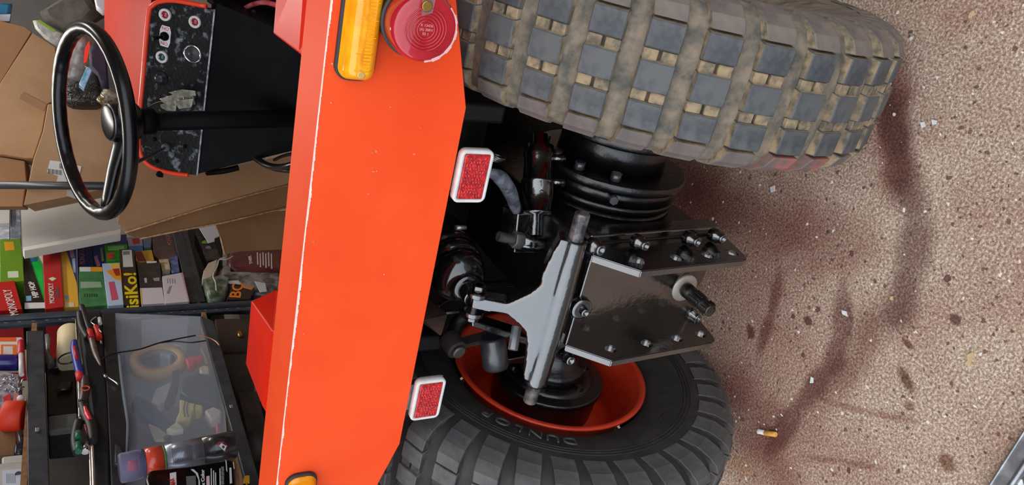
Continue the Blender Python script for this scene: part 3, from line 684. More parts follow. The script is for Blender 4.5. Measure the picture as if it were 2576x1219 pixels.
# side wall and front of the console below the dash
cb = [BL + V((0, .004, -.002)), BR + V((.02, .004, -.002)), atY(770, 100, .80), atY(770, 372, .80)]
con = MB().prism(cb, (0, .18, -.02)); con.prism([atY(560, 40, 1.0), atY(500, -60, 1.0), atY(800, -60, 1.0), atY(800, 140, 1.0)], (0, .1, 0))
build('console_box', con, blackflat, T, bevel=.003)
lipm = MB().tube([DP(*p, .001) for p in ((474, 440), (440, 436), (400, 427), (366, 408), (350, 372), (350, 300), (359, 200), (373, 42), (384, 14), (404, 4), (440, 2), (520, 16))], .0052, 8, smooth=4)
build('bonnet_lip', lipm, mat('lip_orange', (245, 66, 32), rough=.4, coat=.3), T)
n0 = [DP(345, 408, -.004), DP(380, 6, -.004), DP(392, -130, -.004)]; f0 = [atT(264, 130, 2.3), atT(262, 10, 2.35), atT(262, -170, 2.4)]
bon = MB(); bon.add(n0 + f0, [(0, 1, 4, 3), (1, 2, 5, 4)]); dz = V((0, 0, -.22))
bon.add([n0[0], f0[0], f0[0] + dz, n0[0] + dz * .55 + V((.02, 0, 0))], [(0, 1, 2, 3)]); bon.add([f0[0], f0[1], f0[2], f0[2] + dz, f0[0] + dz], [(0, 1, 2, 3, 4)]); bon.add([n0[2], f0[2], f0[2] + dz, n0[2] + dz], [(0, 1, 2, 3)])
build('bonnet', bon, hoodred, T)
def lampring(x, y, r, col, nm, ins):
    c = DP(x, y, .001); b = build(nm, MB().lathe(c, dn, [(-.004, r), (.003, r), (.005, r * .9), (.005, r * .68), (.002, r * .6), (.002, .0001)], 32), white, dash)
    build('lamp_lens', MB().sphere(c + dn * .002, r * .6, 20, d=dn, sq=.5), mat(ins, col, rough=.15, coat=.6), b)
lampring(416, 37, .0132, (150, 22, 44), 'warning_lamp', 'dash_red'); lampring(491, 55, .0132, (150, 22, 44), 'warning_lamp', 'dash_red'); lampring(408, 143, .0132, (24, 62, 60), 'pilot_lamp', 'dash_teal')
c = DP(486, 135, .001); ig = build('ignition_switch', MB().lathe(c, dn, [(0, .0205), (.004, .0205), (.006, .019), (.006, .0165), (.004, .0155)], 36, caps=False), chrome, dash)
build('key_barrel', MB().lathe(c, dn, [(0, .0158), (.005, .0155), (.006, .014), (.0045, .009), (.0055, .008), (.0055, .0001)], 32), mat('barrel_grey', (60, 62, 64), rough=.35, metal=.4), ig)
build('key_slot', MB().box(c + dn * .0056, (.0016, .006, .001), (dx, du, dn)), mat('slot_black', (4, 4, 5), rough=.6), ig)
c = DP(415, 91, .001)
pl = build('switch_plate', MB().prism([c + dx * a + du * b for a, b in ((-.0225, -.009), (-.0225, .008), (-.012, .0115), (.012, .0115), (.0225, .008), (.0225, -.009), (.012, -.0125), (-.012, -.0125))], dn * .001), mat('plate_white_red', (226, 214, 214), rough=.4), dash)
for s, o in (('NO', .0165), ('NO', -.0165)): text_part('plate_text', s, .010, c + dx * o + dn * .0012, du * -1, dx, mat('plate_red', (190, 60, 80), rough=.5), pl, .0003)
ts = MB().lathe(c, dn, [(0, .0095), (.004, .0095), (.006, .0075), (.012, .006), (.013, .0028)], 24); ts.cyl(c + dn * .01, c + dn * .030 - dx * .004 + du * .012, .0026, .0042, n=14)
build('toggle_switch', ts, blackflat, pl)
c = DP(405, 196, 0); build('blank_plug', MB().lathe(c, dn, [(0, .0165), (.004, .0155), (.006, .011), (.010, .010), (.012, .006)], 28), mat('plug_black', (30, 31, 35), rough=.35, coat=.3), dash)
c = DP(425, 350, .0); sk = build('switch_socket', MB().lathe(c, dn, [(0, .021), (.001, .021), (.0012, .019), (-.006, .017), (-.006, .0001)], 32), mat('hole_black', (4, 4, 5), rough=.7), dash)
st0 = DP(418, 370, .004); st_ = MB().lathe(st0, dn, [(-.004, .0095), (.004, .0095), (.009, .006)], 20)
stalk_end = atT(310, 422, 1.52)
build('stalk_boss', st_, mat('boss_grey', (86, 88, 96), rough=.4), dash)
build('signal_stalk', MB().tube([st0 + dn * .006, st0 * .6 + stalk_end * .4 + V((0, 0, -.004)), stalk_end], [.0032, .0036, .0048], 10).sphere(stalk_end, .010, 14), mat('stalk_dark', (40, 42, 48), rough=.3, coat=.4), dash)
for px, py in ((389, 350), (466, 368), (395, 405)): build('dash_screw', MB().lathe(DP(px, py, .0), dn, [(0, .005), (.003, .004), (.003, .002), (.001, .0001)], 14), blackflat, dash)
# under-dash bits
build('dash_knob', MB().tube([DP(408, 430), atY(398, 438, .9), atY(410, 440, .9)], .006, 8), blackflat, T)
ub = MB().tube([atY(520, 434, .88), atY(560, 430, .86), atY(600, 421, .86)], .007, 8)
build('dash_underside_strip', ub, blackflat, T)
build('cable_loop', MB().tube([atY(640, 395, .84), atY(665, 412, .80), atY(692, 420, .76), atY(722, 418, .70), atY(760, 405, .66)], .008, 10).tube([atY(645, 400, .86), atY(690, 425, .80), atY(740, 430, .74)], .005, 8).tube([atY(690, 402, .8), atY(712, 392, .76), atY(740, 386, .70)], .004, 8), mat('cable_black', (20, 20, 22), rough=.3, coat=.4), T)
build('red_cable', MB().tube([atY(600, 34, .95), atY(630, 14, .9), atY(665, 6, .85), atY(700, 14, .8), atY(740, 20, .75)], .0055, 8), mat('cable_red', (188, 50, 58), (214, 120, 120), 40, rough=.4), T)
build('dark_cable', MB().tube([atY(525, 0, .98), atY(560, 22, .95), atY(600, 36, .93), atY(640, 30, .9)], .005, 8).tube([atY(600, 52, .95), atY(660, 62, .9), atY(720, 70, .85)], .004, 8), mat('cable_grey', (44, 42, 48), rough=.5), T)
# steering column and wheel
swc = V((-.096, .658, 1.028)); swn = V((.048, -.34, 1)).normalized(); sR = .172
hub = swc - swn * .062
colb = hub - swn * .62
sc_ = build('steering_column', MB().cyl(hub - swn * .015, colb, .0195, n=28).lathe(hub - swn * .02, -swn, [(0, .026), (.03, .026), (.034, .0205)], 28), blackflat, T)
sw = MB(); N = 128; m = 14; a1, a2, _ = basis(swn); vs = []
for i in range(N):
    a = math.tau * i / N; rad = a1 * math.cos(a) + a2 * math.sin(a)
    for k in range(m):
        b = math.tau * k / m; r = .0135
        r += .0007 * max(0, -math.cos(b)) * math.sin(i * math.tau / 4) 
        vs.append(swc + rad * (sR + r * math.cos(b)) + swn * r * math.sin(b))
sw.add(vs, [(i * m + k, ((i + 1) % N) * m + k, ((i + 1) % N) * m + (k + 1) % m, i * m + (k + 1) % m) for i in range(N) for k in range(m)], 0, True)
swo = build('steering_wheel', sw, wheelblack, T)
hb_ = MB().lathe(hub - swn * .022, swn, [(0, .031), (.006, .037), (.03, .038), (.034, .0365), (.052, .0355), (.056, .034), (.058, .030), (.0585, .0001)], 40)
hubo = build('wheel_hub', hb_, wheelblack, swo)
build('horn_ring', MB().torus(hub + swn * .032, swn, .0345, .0018, 40, 8), mat('ring_grey', (70, 74, 80), rough=.2, metal=.5), hubo)
def spoke(px, py):
    # direction on the wheel plane towards a sighted rim point
    e = atP(px, py, swc, swn); d = (e - swc); d -= swn * d.dot(swn); d.normalize(); t = swn.cross(d)
    sec = []
    for q, (rr, dz, w, h) in enumerate(((.02, -.056, .030, .018), (.045, -.046, .026, .014), (.09, -.028, .021, .012), (.14, -.011, .017, .010), (sR - .004, -.001, .016, .009))):
        c = swc + d * rr + swn * dz; sec.append([c + t * (w * math.cos(k * math.tau / 16)) + swn * (h * math.sin(k * math.tau / 16)) for k in range(16)])
    return build('spoke', loft(MB(), sec), wheelblack, swo)
spoke(262, 537); spoke(322, 240)
# ---------------------------------------------------------------- shelving along the left wall
SO = atT(300, 795, 2.4); SO.z = 0
SD = V((-.041, .999, 0)).normalized(); SN = V((SD.y, -SD.x, 0))          # along the shelf (away), out of the shelf
OFF = [0.0]
def SP(x, y, off=0): return atP(x, y, SO + SN * (off + OFF[0]), SN)
def sz(p): return (p - SO).dot(SD), p.z
def W_(s, z, off=0): return SO + SD * s + SN * (off + OFF[0]) + V((0, 0, z))
def quadslab(name, px, off, depth, m, parent=None, bevel=.001, fwd_=False):
    """a solid whose front outline is sighted on the shelf's front plane (off metres out of it)"""
    pts = [SP(x, y, off) for x, y in px]
    return build(name, MB().prism(pts, -SN * depth), m, parent, bevel=bevel, seg=1)
def sitem(name, px, off, depth, m, label, cat, group=None, bevel=.001):
    return tag(quadslab(name, px, off, depth, m, None, bevel), label, cat, group)
def stext(s, a, b, off, h, m, parent, name='lettering', wmax=None, bold=0):
    """text running from picture point a to b on the plane 'off' out of the shelf"""
    p, q = SP(*a, off), SP(*b, off); xd = (q - p)
    return text_part(name, s, h, (p + q) / 2, xd, Z1, m, parent, .0004, wmax=wmax or xd.length, bold=bold)
UN = thing('shelving_unit', 'dark metal shelving unit with perforated upright along the left garage wall', 'shelf', W_(0, 0))
# main upright, an angle profile with holes, from floor to ceiling
def hole_post(s, w, name='upright_post'):
    o = build(name, MB().prism([W_(s - w, .0, .012), W_(s + w * .9, .0, .012), W_(s + w * .9, 2.1, .012), W_(s - w, 2.1, .012)], -SN * .004)
              .prism([W_(s + w * .9, 0, .012), W_(s + w * .9, 0, -.035), W_(s + w * .9, 2.1, -.035), W_(s + w * .9, 2.1, .012)], SD * .004)
              .cyl(W_(s - w * .05, 0, .014), W_(s - w * .05, 2.1, .014), .007, n=10), shelfm2, UN)
    hm = MB()
    for k in range(60):
        z = .02 + k * .034
        hm.prism([W_(s - w * .62, z, .0122), W_(s - w * .5, z, .0122), W_(s - w * .5, z + .008, .0122), W_(s - w * .62, z + .008, .0122)], SN * .0006)
    tag(build('slot_row', hm, mat('slot_pale', (120, 126, 134), rough=.5), o, fix=False), kind='stuff'); return o
hole_post(0, .030)
pipe_a = atT(0, 465, 2.55); pipe_s, _ = sz(pipe_a)
build('corner_tube', MB().cyl(atT(-30, 465, 2.40), atT(330, 468, 2.40), .0125, n=16), mat('tube_grey', (62, 64, 68), rough=.4, metal=.3), UN)
def beam(px, off, depth, nm='shelf_beam'):
    o = quadslab(nm, px, off, depth, shelfm, UN, .002); return o
NEAR = .12; OFF[0] = NEAR
b1 = beam([(66, 831), (70, 1300), (128, 1300), (109, 830)], .0, .02)
b2 = beam([(504, 792), (640, 1290), (676, 1290), (537, 806)], .005, .02)
OFF[0] = 0
b3 = beam([(425, 545), (477, 759), (518, 757), (462, 545)], -.005, .02)
OFF[0] = NEAR
for px, py in ((94, 1080), (582, 1022)): build('beam_clip', MB().box(SP(px, py, .004), (.012, .004, .008), (SD, SN, Z1)), zinc, UN, bevel=.0008)
def deck(z, s0, s1, d=.42, m=wood): return build('shelf_board', MB().prism([W_(s0, z, -.004), W_(s1, z, -.004), W_(s1, z, -d), W_(s0, z, -d)], V((0, 0, -.012))), m, UN)
zb1 = SP(66, 1000, 0).z; zb2 = SP(560, 1000, 0).z; OFF[0] = 0; zb3 = SP(452, 650, 0).z; OFF[0] = NEAR
deck(zb1, -1.1, -.2); deck(zb2 - .004, -1.1, -.2); hole_post(-1.12, .026); OFF[0] = 0; deck(zb3 - .02, .03, 1.0, m=shelfm)

for z in (zb2 - .28, ): deck(z, -.9, 1.0, m=shelfm)
# back sheet behind the lower bay
build('back_sheet', MB().prism([W_(-1.1, .4, -.43), W_(.05, .4, -.43), W_(.05, 1.9, -.43), W_(-1.1, 1.9, -.43)], -SN * .004), mat('back_sheet', (70, 64, 58), (58, 54, 50), 4, rough=.8), UN)
# ---------------------------------------------------------------- board games stacked at the far bay
G = 'boxed games piled on the shelf'
def game(px, off, col, label, depth=.26, col2=None):
    return sitem('game_box', px, off, depth, mat('print_%d_%d_%d' % col, col, col2, 30, rough=.35), label, 'game box', G)
def gprint(g, px, off, col, nm='printed_patch'):
    return quadslab(nm, px, off + .0006, .0012, mat('ink_%d_%d_%d' % col, col, rough=.4), g, 0)
wht = mat('ink_white', (220, 216, 210), rough=.4)
g = game([(0, 602), (52, 600), (61, 706), (0, 710)], .01, (96, 138, 30), 'olive green game box with an orange emblem at the left edge of the pile'); gprint(g, [(10, 608), (34, 607), (37, 628), (13, 630)], .01, (206, 150, 20)); gprint(g, [(19, 682), (46, 681), (47, 697), (20, 698)], .01, (196, 206, 180), 'barcode_label')
g = game([(-30, 712), (36, 705), (56, 777), (-30, 782)], .012, (178, 24, 24), 'red game box lettered MONOPOLY standing below the olive green box'); stext('MONOPOLY', (38, 792), (18, 728), .0130, .030, wht, g)
g = game([(57, 634), (67, 630), (112, 762), (62, 763)], .0, (30, 20, 18), 'black game box lettered HIP HOP beside the bright green one'); stext('HIP HOP', (92, 748), (78, 708), .0010, .022, wht, g, bold=.0006)
gprint(g, [(62, 761), (112, 760), (114, 774), (62, 776)], .0, (206, 206, 210), 'white_edge'); gprint(g, [(65, 744), (79, 743), (79, 756), (66, 757)], .0, (110, 160, 190))
g = game([(67, 630), (88, 626), (107, 668), (113, 762), (110, 760)], -.003, (20, 176, 62), 'bright green game box wedged behind the black one'); gprint(g, [(88, 626), (106, 624), (108, 662)], -.003, (206, 206, 206), 'white_corner'); gprint(g, [(72, 651), (94, 646), (94, 656), (74, 659)], -.003, (50, 90, 150))
g = game([(107, 622), (150, 614), (160, 771), (113, 776)], .008, (176, 34, 34), 'tall red game box with a white diamond, lettered MONOPOLY'); stext('MONOPOLY', (132, 762), (128, 712), .0094, .020, wht, g); gprint(g, [(122, 700), (132, 696), (142, 700), (132, 706)], .008, (206, 204, 180)); gprint(g, [(139, 723), (148, 722), (150, 748), (141, 749)], .008, (112, 60, 70))
g = game([(150, 614), (162, 612), (194, 712), (199, 771), (159, 773)], .0, (214, 164, 58), 'yellow game box with a tapered visible side'); gprint(g, [(163, 760), (186, 760), (187, 771), (164, 772)], .0, (200, 190, 150), 'barcode_label'); gprint(g, [(163, 744), (172, 742), (173, 752), (165, 754)], .0, (120, 150, 190))
g = game([(161, 610), (192, 605), (195, 716)], -.004, (44, 92, 168), 'blue game box showing as a wedge beside the yellow one'); gprint(g, [(169, 612), (180, 610), (188, 645), (179, 648)], -.004, (214, 140, 160)); gprint(g, [(181, 650), (189, 648), (190, 685), (184, 684)], -.004, (190, 200, 216))
g = game([(198, 671), (256, 672), (271, 767), (200, 772)], .004, (54, 112, 66), 'green book-sized game box with a white and yellow top strip', .26, (74, 128, 84)); gprint(g, [(200, 671), (228, 671), (229, 682), (201, 682)], .004, (216, 216, 216), 'white_strip'); gprint(g, [(229, 671), (256, 671), (258, 682), (230, 682)], .004, (224, 160, 24), 'yellow_strip'); gprint(g, [(202, 708), (253, 708), (257, 722), (203, 724)], .004, (140, 166, 140))
for k in range(6): gprint(g, [(211 + 6 * k, 738), (214 + 6 * k, 738), (215 + 6 * k, 746), (212 + 6 * k, 746)], .004, (34, 74, 46), 'small_print')
g = game([(257, 662), (302, 660), (311, 766), (271, 768)], .01, (176, 196, 220), 'pale blue game box with pink lettering and a red and yellow patch'); gprint(g, [(266, 681), (303, 674), (306, 706), (290, 702)], .01, (226, 150, 50)); gprint(g, [(283, 676), (300, 674), (303, 692), (292, 694)], .01, (206, 50, 34)); gprint(g, [(273, 709), (287, 707), (298, 752), (281, 755)], .01, (196, 80, 110)); gprint(g, [(276, 664), (300, 662), (301, 672), (280, 674)], .01, (236, 190, 60))
g = game([(300, 626), (336, 626), (352, 764), (311, 766)], .008, (58, 42, 30), 'dark brown game box with big yellow lettering Risiko! and a white label'); stext('RisiKo!', (337, 800), (328, 686), 0.0092, .052, mat('ink_yellow', (222, 196, 20), rough=.4), g, bold=.0012, wmax=None); gprint(g, [(307, 629), (331, 628), (335, 670), (310, 671)], .008, (206, 208, 206), 'price_label'); gprint(g, [(309, 632), (326, 631), (327, 640), (310, 641)], .008, (130, 140, 132), 'label_print')
g = game([(193, 606), (228, 604), (236, 669), (197, 670)], -.03, (40, 46, 96), 'navy game box lettered MONOPOLY in the upper row'); stext('MONOPOLY', (208, 664), (204, 622), -.0285, .026, mat('ink_pink', (190, 120, 130), rough=.4), g)
g = game([(228, 600), (318, 588), (322, 626), (300, 628), (302, 658), (262, 662), (237, 669)], -.035, (34, 56, 128), 'royal blue box with pale figures behind the green puzzle box'); gprint(g, [(236, 645), (244, 642), (253, 668), (244, 670)], -.035, (206, 120, 140)); gprint(g, [(252, 624), (257, 622), (262, 655), (256, 656)], -.035, (170, 170, 70)); gprint(g, [(284, 594), (300, 590), (302, 606), (288, 608)], -.035, (206, 180, 176))
g = game([(262, 615), (320, 614), (322, 630), (302, 632), (303, 654), (268, 656)], -.02, (48, 168, 34), 'small lime green puzzle box with a colourful picture'); gprint(g, [(270, 619), (312, 618), (312, 628), (272, 629)], -.02, (140, 216, 120)); gprint(g, [(268, 635), (288, 634), (289, 652), (271, 653)], -.02, (226, 110, 60)); gprint(g, [(276, 640), (288, 638), (289, 652), (276, 653)], -.02, (60, 160, 180))
g = game([(320, 597), (356, 592), (360, 617), (323, 622)], -.03, (176, 176, 190), 'pale grey box with red print under the cardboard sheet'); gprint(g, [(332, 600), (350, 597), (352, 612), (336, 614)], -.03, (190, 50, 60))
g = game([(322, 618), (358, 617), (360, 628), (325, 629)], -.02, (56, 118, 190), 'slim sky blue box lying on the yellow one')
g = game([(358, 590), (382, 587), (380, 620), (362, 622)], -.028, (110, 140, 168), 'blue-grey box end beside the red-printed box')
g = game([(340, 631), (382, 628), (388, 654), (352, 660), (342, 655)], -.012, (206, 162, 24), 'yellow box with a dark red corner above the black carton'); gprint(g, [(340, 632), (356, 631), (368, 656), (346, 656)], -.012, (130, 34, 30))
g = game([(382, 588), (432, 578), (446, 655), (404, 656), (386, 640)], -.025, (112, 88, 84), 'plum brown box lettered MONOPOLY at the right end of the pile', .26, (90, 72, 74)); stext('MONOPOLY', (429, 616), (417, 578), -.0235, .024, mat('ink_pink2', (200, 130, 126), rough=.4), g)
sitem('carton', [(345, 660), (402, 657), (408, 722), (352, 724)], .006, .2, mat('carton_black', (40, 32, 30), (60, 52, 48), 24, rough=.35), 'small black carton with a white tag on top', 'box')
c = bpy.data.objects['carton']; gprint(c, [(369, 656), (394, 656), (394, 660), (369, 661)], .008, (226, 226, 226), 'white_tag'); gprint(c, [(362, 699), (369, 698), (370, 710), (365, 711)], .006, (180, 180, 184)); gprint(c, [(385, 699), (401, 697), (401, 706), (388, 706)], .006, (150, 150, 156))
sitem('paint_brush', [(400, 652), (424, 650), (429, 676), (408, 678)], .0, .03, mat('bristle', (176, 146, 34), (210, 200, 190), 60, rough=.6), 'brush with yellow and white bristles lying behind the white cartons', 'brush')
sitem('plastic_bag', [(426, 648), (446, 642), (452, 684), (432, 685)], -.004, .04, mat('bag_lilac', (120, 130, 180), (70, 90, 150), 40, rough=.2, bump=.6, bsc=80), 'crinkled lilac plastic pouch beside the yellow brush', 'bag')
g = sitem('carton', [(352, 724), (408, 722), (415, 762), (357, 765)], .014, .2, mat('carton_white', (206, 198, 208), rough=.5), 'plain white carton below the black carton', 'box'); gprint(g, [(352, 726), (355, 726), (358, 764), (355, 765)], .014, (220, 180, 40), 'yellow_edge')
g = sitem('carton', [(408, 694), (456, 685), (474, 758), (415, 762)], .016, .2, mat('carton_white', (206, 198, 208)), 'white carton with grey scribbles and a slanted grey label', 'box'); gprint(g, [(419, 737), (426, 719), (432, 718), (425, 738)], .016, (150, 134, 140), 'label')
for k in range(4): gprint(g, [(420 + 6 * k, 700), (422 + 6 * k, 700), (423 + 6 * k, 712), (421 + 6 * k, 712)], .016, (150, 144, 154), 'small_print')
quadslab('pink_edge', [(456, 685), (460, 684), (477, 757), (473, 758)], .016, .1, mat('pink_edge', (196, 150, 156)), g)
# white melamine shelf panel lying aslant on the pile
mw_ = [SP(52, 516, .03), SP(278, 478, .03), SP(304, 576, .06), SP(57, 623, .06)]
t = thing('shelf_panel', 'loose white melamine shelf panel lying aslant on the game boxes', 'panel', mw_[3])
build('panel_board', MB().prism(mw_, (-SN * .03 + V((0, 0, .0))) * .4), melamine, t)
build('edge_band', MB().prism([SP(304, 576, .0605), SP(303, 586, .0605), SP(61, 630, .0605), SP(57, 622, .0605)], -SN * .03), melaedge, t)
t = tag(quadslab('shelf_panel', [(-20, 502), (25, 504), (24, 561), (-20, 562)], .0, .02, melamine), 'grey-white panel end at the left edge above the olive green box', 'panel')
tag(quadslab('plastic_bag', [(-20, 564), (24, 562), (24, 600), (-20, 602)], -.01, .03, mat('bag_white', (206, 210, 220), (150, 158, 170), 30, rough=.3, bump=.6, bsc=70)), 'white plastic bag under the grey-white panel end', 'bag')
tag(quadslab('blister_pack', [(26, 520), (50, 514), (53, 600), (27, 603)], -.012, .03, mat('blister', (150, 156, 166), (110, 116, 130), 30, rough=.15)), 'clear blister pack left of the white melamine panel', 'package')
# ---------------------------------------------------------------- cardboard
def cbox(name, px, t, depth, m, label, cat='cardboard box', n=None):
    pts = [atT(x, y, t) for x, y in px]; n = n or V((-.5, .86, -.05)).normalized()
    pts = [atP(x, y, atT(*px[0], t), n) for x, y in px]
    return tag(build(name, MB().prism(pts, n * depth), m, bevel=.002, seg=1), label, cat), pts, n
A, pa, nA = cbox('cardboard_box', [(-60, 20), (2, 52), (60, 66), (80, 80), (0, 210), (-60, 300)], 2.50, .25, card, 'tan cardboard box cut off by the left edge, topmost of the cartons')
B, pb, nB = cbox('cardboard_box', [(82, 82), (140, 118), (142, 250), (118, 262), (106, 330), (83, 398), (64, 398), (8, 389), (-60, 384), (-60, 310), (0, 210)], 2.56, .2, card2, 'large tan cardboard box with a strip of brown tape behind the steering wheel')
build('tape_strip', MB().prism([atP(x, y, pb[0] - nB * .001, nB) for x, y in ((58, 231), (118, 262), (108, 279), (48, 247))], -nB * .0006), tapem, B)
B2, pb2, nB2 = cbox('cardboard_box', [(-60, 390), (8, 395), (62, 404), (66, 452), (57, 520), (-60, 520)], 2.52, .15, card, 'cardboard box with an open flap left of the labelled carton')
Cx, pc, nC = cbox('cardboard_box', [(120, 262), (262, 258), (360, 290), (352, 420), (252, 478), (60, 516), (84, 400), (108, 330)], 2.48, .3, card2, 'cardboard box with a white barcode label, framed by the steering wheel')
def cpr(px, m, nm, par=Cx, p=pc, n=nC, d=.0012): return build(nm, MB().prism([atP(x, y, p[0] - n * d, n) for x, y in px], -n * .0005), m, par)
cpr([(126, 403), (168, 408), (205, 418), (200, 440), (186, 478), (164, 477), (142, 458), (146, 443), (118, 432)], mat('label_white', (214, 210, 206), rough=.5), 'barcode_label')
inkb = mat('ink_black', (54, 50, 52), rough=.5)
for k in range(11): cpr([(121 + 3.2 * k, 424 + .4 * k), (122.6 + 3.2 * k - (k % 3) * .5, 424 + .4 * k), (122.6 + 3.2 * k - (k % 3) * .5, 436 + .4 * k), (121 + 3.2 * k, 436 + .4 * k)], inkb, 'barcode_bar', d=.002)
for k in range(6): cpr([(150 + 2.4 * k, 411 + .5 * k), (151.2 + 2.4 * k, 411 + .5 * k), (151.2 + 2.4 * k, 423 + .5 * k), (150 + 2.4 * k, 423 + .5 * k)], inkb, 'barcode_bar', d=.002)
cpr([(168, 478), (205, 482), (190, 500), (168, 492)], mat('label_grey', (176, 172, 170), rough=.5), 'torn_label')
for i, (px, tt, lab, m) in enumerate((
    ([(331, 395), (420, 424), (560, 426), (760, 380), (760, 456), (640, 487), (520, 520), (316, 584), (296, 560)], 2.02, 'broad cardboard sheet leaning behind the dashboard, foremost of three', card),
    ([(300, 560), (520, 519), (640, 486), (760, 452), (760, 512), (560, 560), (460, 578), (352, 600), (322, 590)], 2.05, 'middle cardboard sheet leaning behind the dashboard', carddk),
    ([(540, 558), (640, 536), (1270, 480), (1270, 600), (600, 632), (565, 640), (555, 596)], 2.12, 'brown cardboard sheet lowest of the three, above the maroon bag', carddk))):
    n = V((-.5, .86, .12)).normalized(); pts = [atP(x, y, atT(520, 480, tt), n) for x, y in px]
    o = build('cardboard_sheet', MB().prism(pts, n * .006), m, None); tag(o, lab, 'cardboard sheet', 'cardboard sheets behind the dashboard')
    e = [px[-2:], ] if i == 2 else None
    run = ([(316, 584), (520, 520), (640, 487), (760, 456)], [(352, 600), (460, 578), (560, 560), (760, 512)], [(555, 596), (565, 640)])[i]
    build('cut_edge', MB().tube([atP(x, y, atT(520, 480, tt) - n * .001, n) for x, y in run], .0026, 6, smooth=0), cardedge, o)
# clutter above the steering wheel
def blob(name, px, t, m, label, cat, depth=.05, n=None, group=None):
    n = n or V((-.5, .86, -.05)).normalized(); pts = [atP(x, y, atT(px[0][0], px[0][1], t), n) for x, y in px]
    c = sum(pts, V()) / len(pts); mb = MB()
    ins = [c + (p - c) * .72 for p in pts]
    loft(mb, [[p - n * (-depth) for p in ins], [p + n * depth * .5 for p in pts], [p - n * 0 for p in pts], [p - n * depth * .45 for p in ins]])
    return tag(build(name, mb, m), label, cat, group), c, n
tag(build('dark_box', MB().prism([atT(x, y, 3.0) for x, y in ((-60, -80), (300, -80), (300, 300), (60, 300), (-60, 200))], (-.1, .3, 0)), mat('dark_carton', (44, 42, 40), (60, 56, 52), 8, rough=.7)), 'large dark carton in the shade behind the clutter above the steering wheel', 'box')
o, c, n = blob('snack_packet', [(-30, 8), (30, 9), (24, 54), (-30, 52)], 2.55, mat('packet_blue', (44, 120, 160), rough=.3), 'blue and white packet at the upper left corner', 'packet', .03)
build('white_band', MB().prism([atP(x, y, c - n * .02, n) for x, y in ((-30, 38), (27, 36), (24, 54), (-30, 52))], -n * .002), mat('packet_white', (196, 204, 210)), o)
blob('cloth', [(100, 30), (150, 0), (215, -20), (250, 30), (220, 60), (160, 78), (110, 50)], 2.6, mat('cloth_grey', (112, 108, 100), (80, 76, 68), 14, rough=.9, bump=.8, bsc=30), 'crumpled grey cloth above the steering wheel', 'cloth', .06)
blob('rag', [(180, -20), (262, -30), (262, 40), (225, 62), (200, 30)], 2.7, mat('rag_brown', (92, 78, 48), (60, 52, 40), 16, rough=.9, bump=.6, bsc=40), 'olive brown rag next to the bonnet edge', 'cloth', .05)
o, c, n = blob('plastic_tub', [(232, -30), (270, -30), (270, 34), (258, 36), (242, 22)], 2.45, mat('tub_white', (214, 216, 216), rough=.3), 'white plastic tub lid at the top by the bonnet', 'tub', .03)
o, c, n = blob('paper_sleeve', [(82, 52), (92, 50), (140, 78), (168, 90), (150, 120), (112, 95), (88, 70)], 2.45, mat('sleeve_white', (196, 194, 186), (160, 160, 156), 50, rough=.4), 'white tube-shaped packet with a green stripe above the wheel rim', 'packet', .03)
build('green_stripe', MB().prism([atP(x, y, c - n * .018, n) for x, y in ((92, 52), (100, 50), (140, 77), (136, 82))], -n * .002), mat('stripe_green', (132, 176, 24), rough=.4), o)
pbm = mat('clear_pet', (190, 186, 180), (140, 134, 128), 26, rough=.12, trans=.35, coat=.4)
def bottle(a, b, t, r, label, m):
    p, q = atT(*a, t), atT(*b, t); L = (q - p).length
    return tag(build('plastic_bottle', MB().lathe(p, q - p, [(0, r * .4), (L * .06, r * .45), (L * .1, r * .9), (L * .3, r), (L * .36, r * .86), (L * .42, r), (L * .6, r * .95), (L * .66, r * .84), (L * .72, r), (L * .95, r), (L, r * .8)], 22), m), label, 'bottle')
bo = bottle((212, 84), (182, 200), 2.40, .034, 'crumpled clear plastic bottle seen through the steering wheel', pbm)
build('red_label', MB().prism([atT(x, y, 2.355) for x, y in ((224, 102), (227, 118), (218, 156), (210, 160), (213, 122))], (-.004, .006, 0)), mat('label_red', (232, 44, 20), rough=.4), bo)
tag(build('circuit_box', MB().prism([atT(x, y, 2.33) for x, y in ((218, 166), (234, 172), (212, 224), (198, 212))], (-.02, .03, 0)), mat('box_teal', (70, 140, 160), (150, 170, 200), 60, rough=.3), bevel=.003), 'small teal and white device hanging inside the wheel opening', 'device')
mb = MB()
for k in range(60):
    c = atT(random.uniform(168, 245), random.uniform(206, 258), 2.40 + random.uniform(0, .06)); d = V((random.uniform(-1, 1), random.uniform(-.4, .4), random.uniform(-1, 1))) * .02
    mb.tube([c - d, c + V((0, -.006, .006)), c + d], .0012, 4, smooth=2)
tag(build('wire_tangle', mb, mat('wire_black', (22, 22, 24), (60, 60, 60), 60, rough=.3), None, fix=False), 'tangle of black wire lying on the labelled carton', 'wires', kind='stuff')
tag(build('dark_bag', MB().prism([atT(x, y, 2.46) for x, y in ((160, 196), (250, 160), (262, 264), (165, 264))], (-.05, .08, 0)), mat('bag_black', (22, 20, 22), rough=.5, bump=.5, bsc=40), bevel=.02), 'black bag behind the wire tangle', 'bag')
o, c, n = blob('cloth', [(236, 108), (262, 110), (268, 140), (272, 190), (274, 222), (256, 220), (246, 190), (226, 170), (224, 120)], 2.28, mat('cloth_navy', (34, 30, 52), (58, 40, 60), 24, rough=.7, bump=.5, bsc=40), 'navy cloth hanging over the far corner of the bonnet', 'cloth', .03)
bottle((284, 225), (258, 262), 2.36, .022, 'short amber glass bottle beside the steering wheel hub', mat('glass_amber', (120, 100, 60), (200, 190, 170), 30, rough=.1, trans=.3))
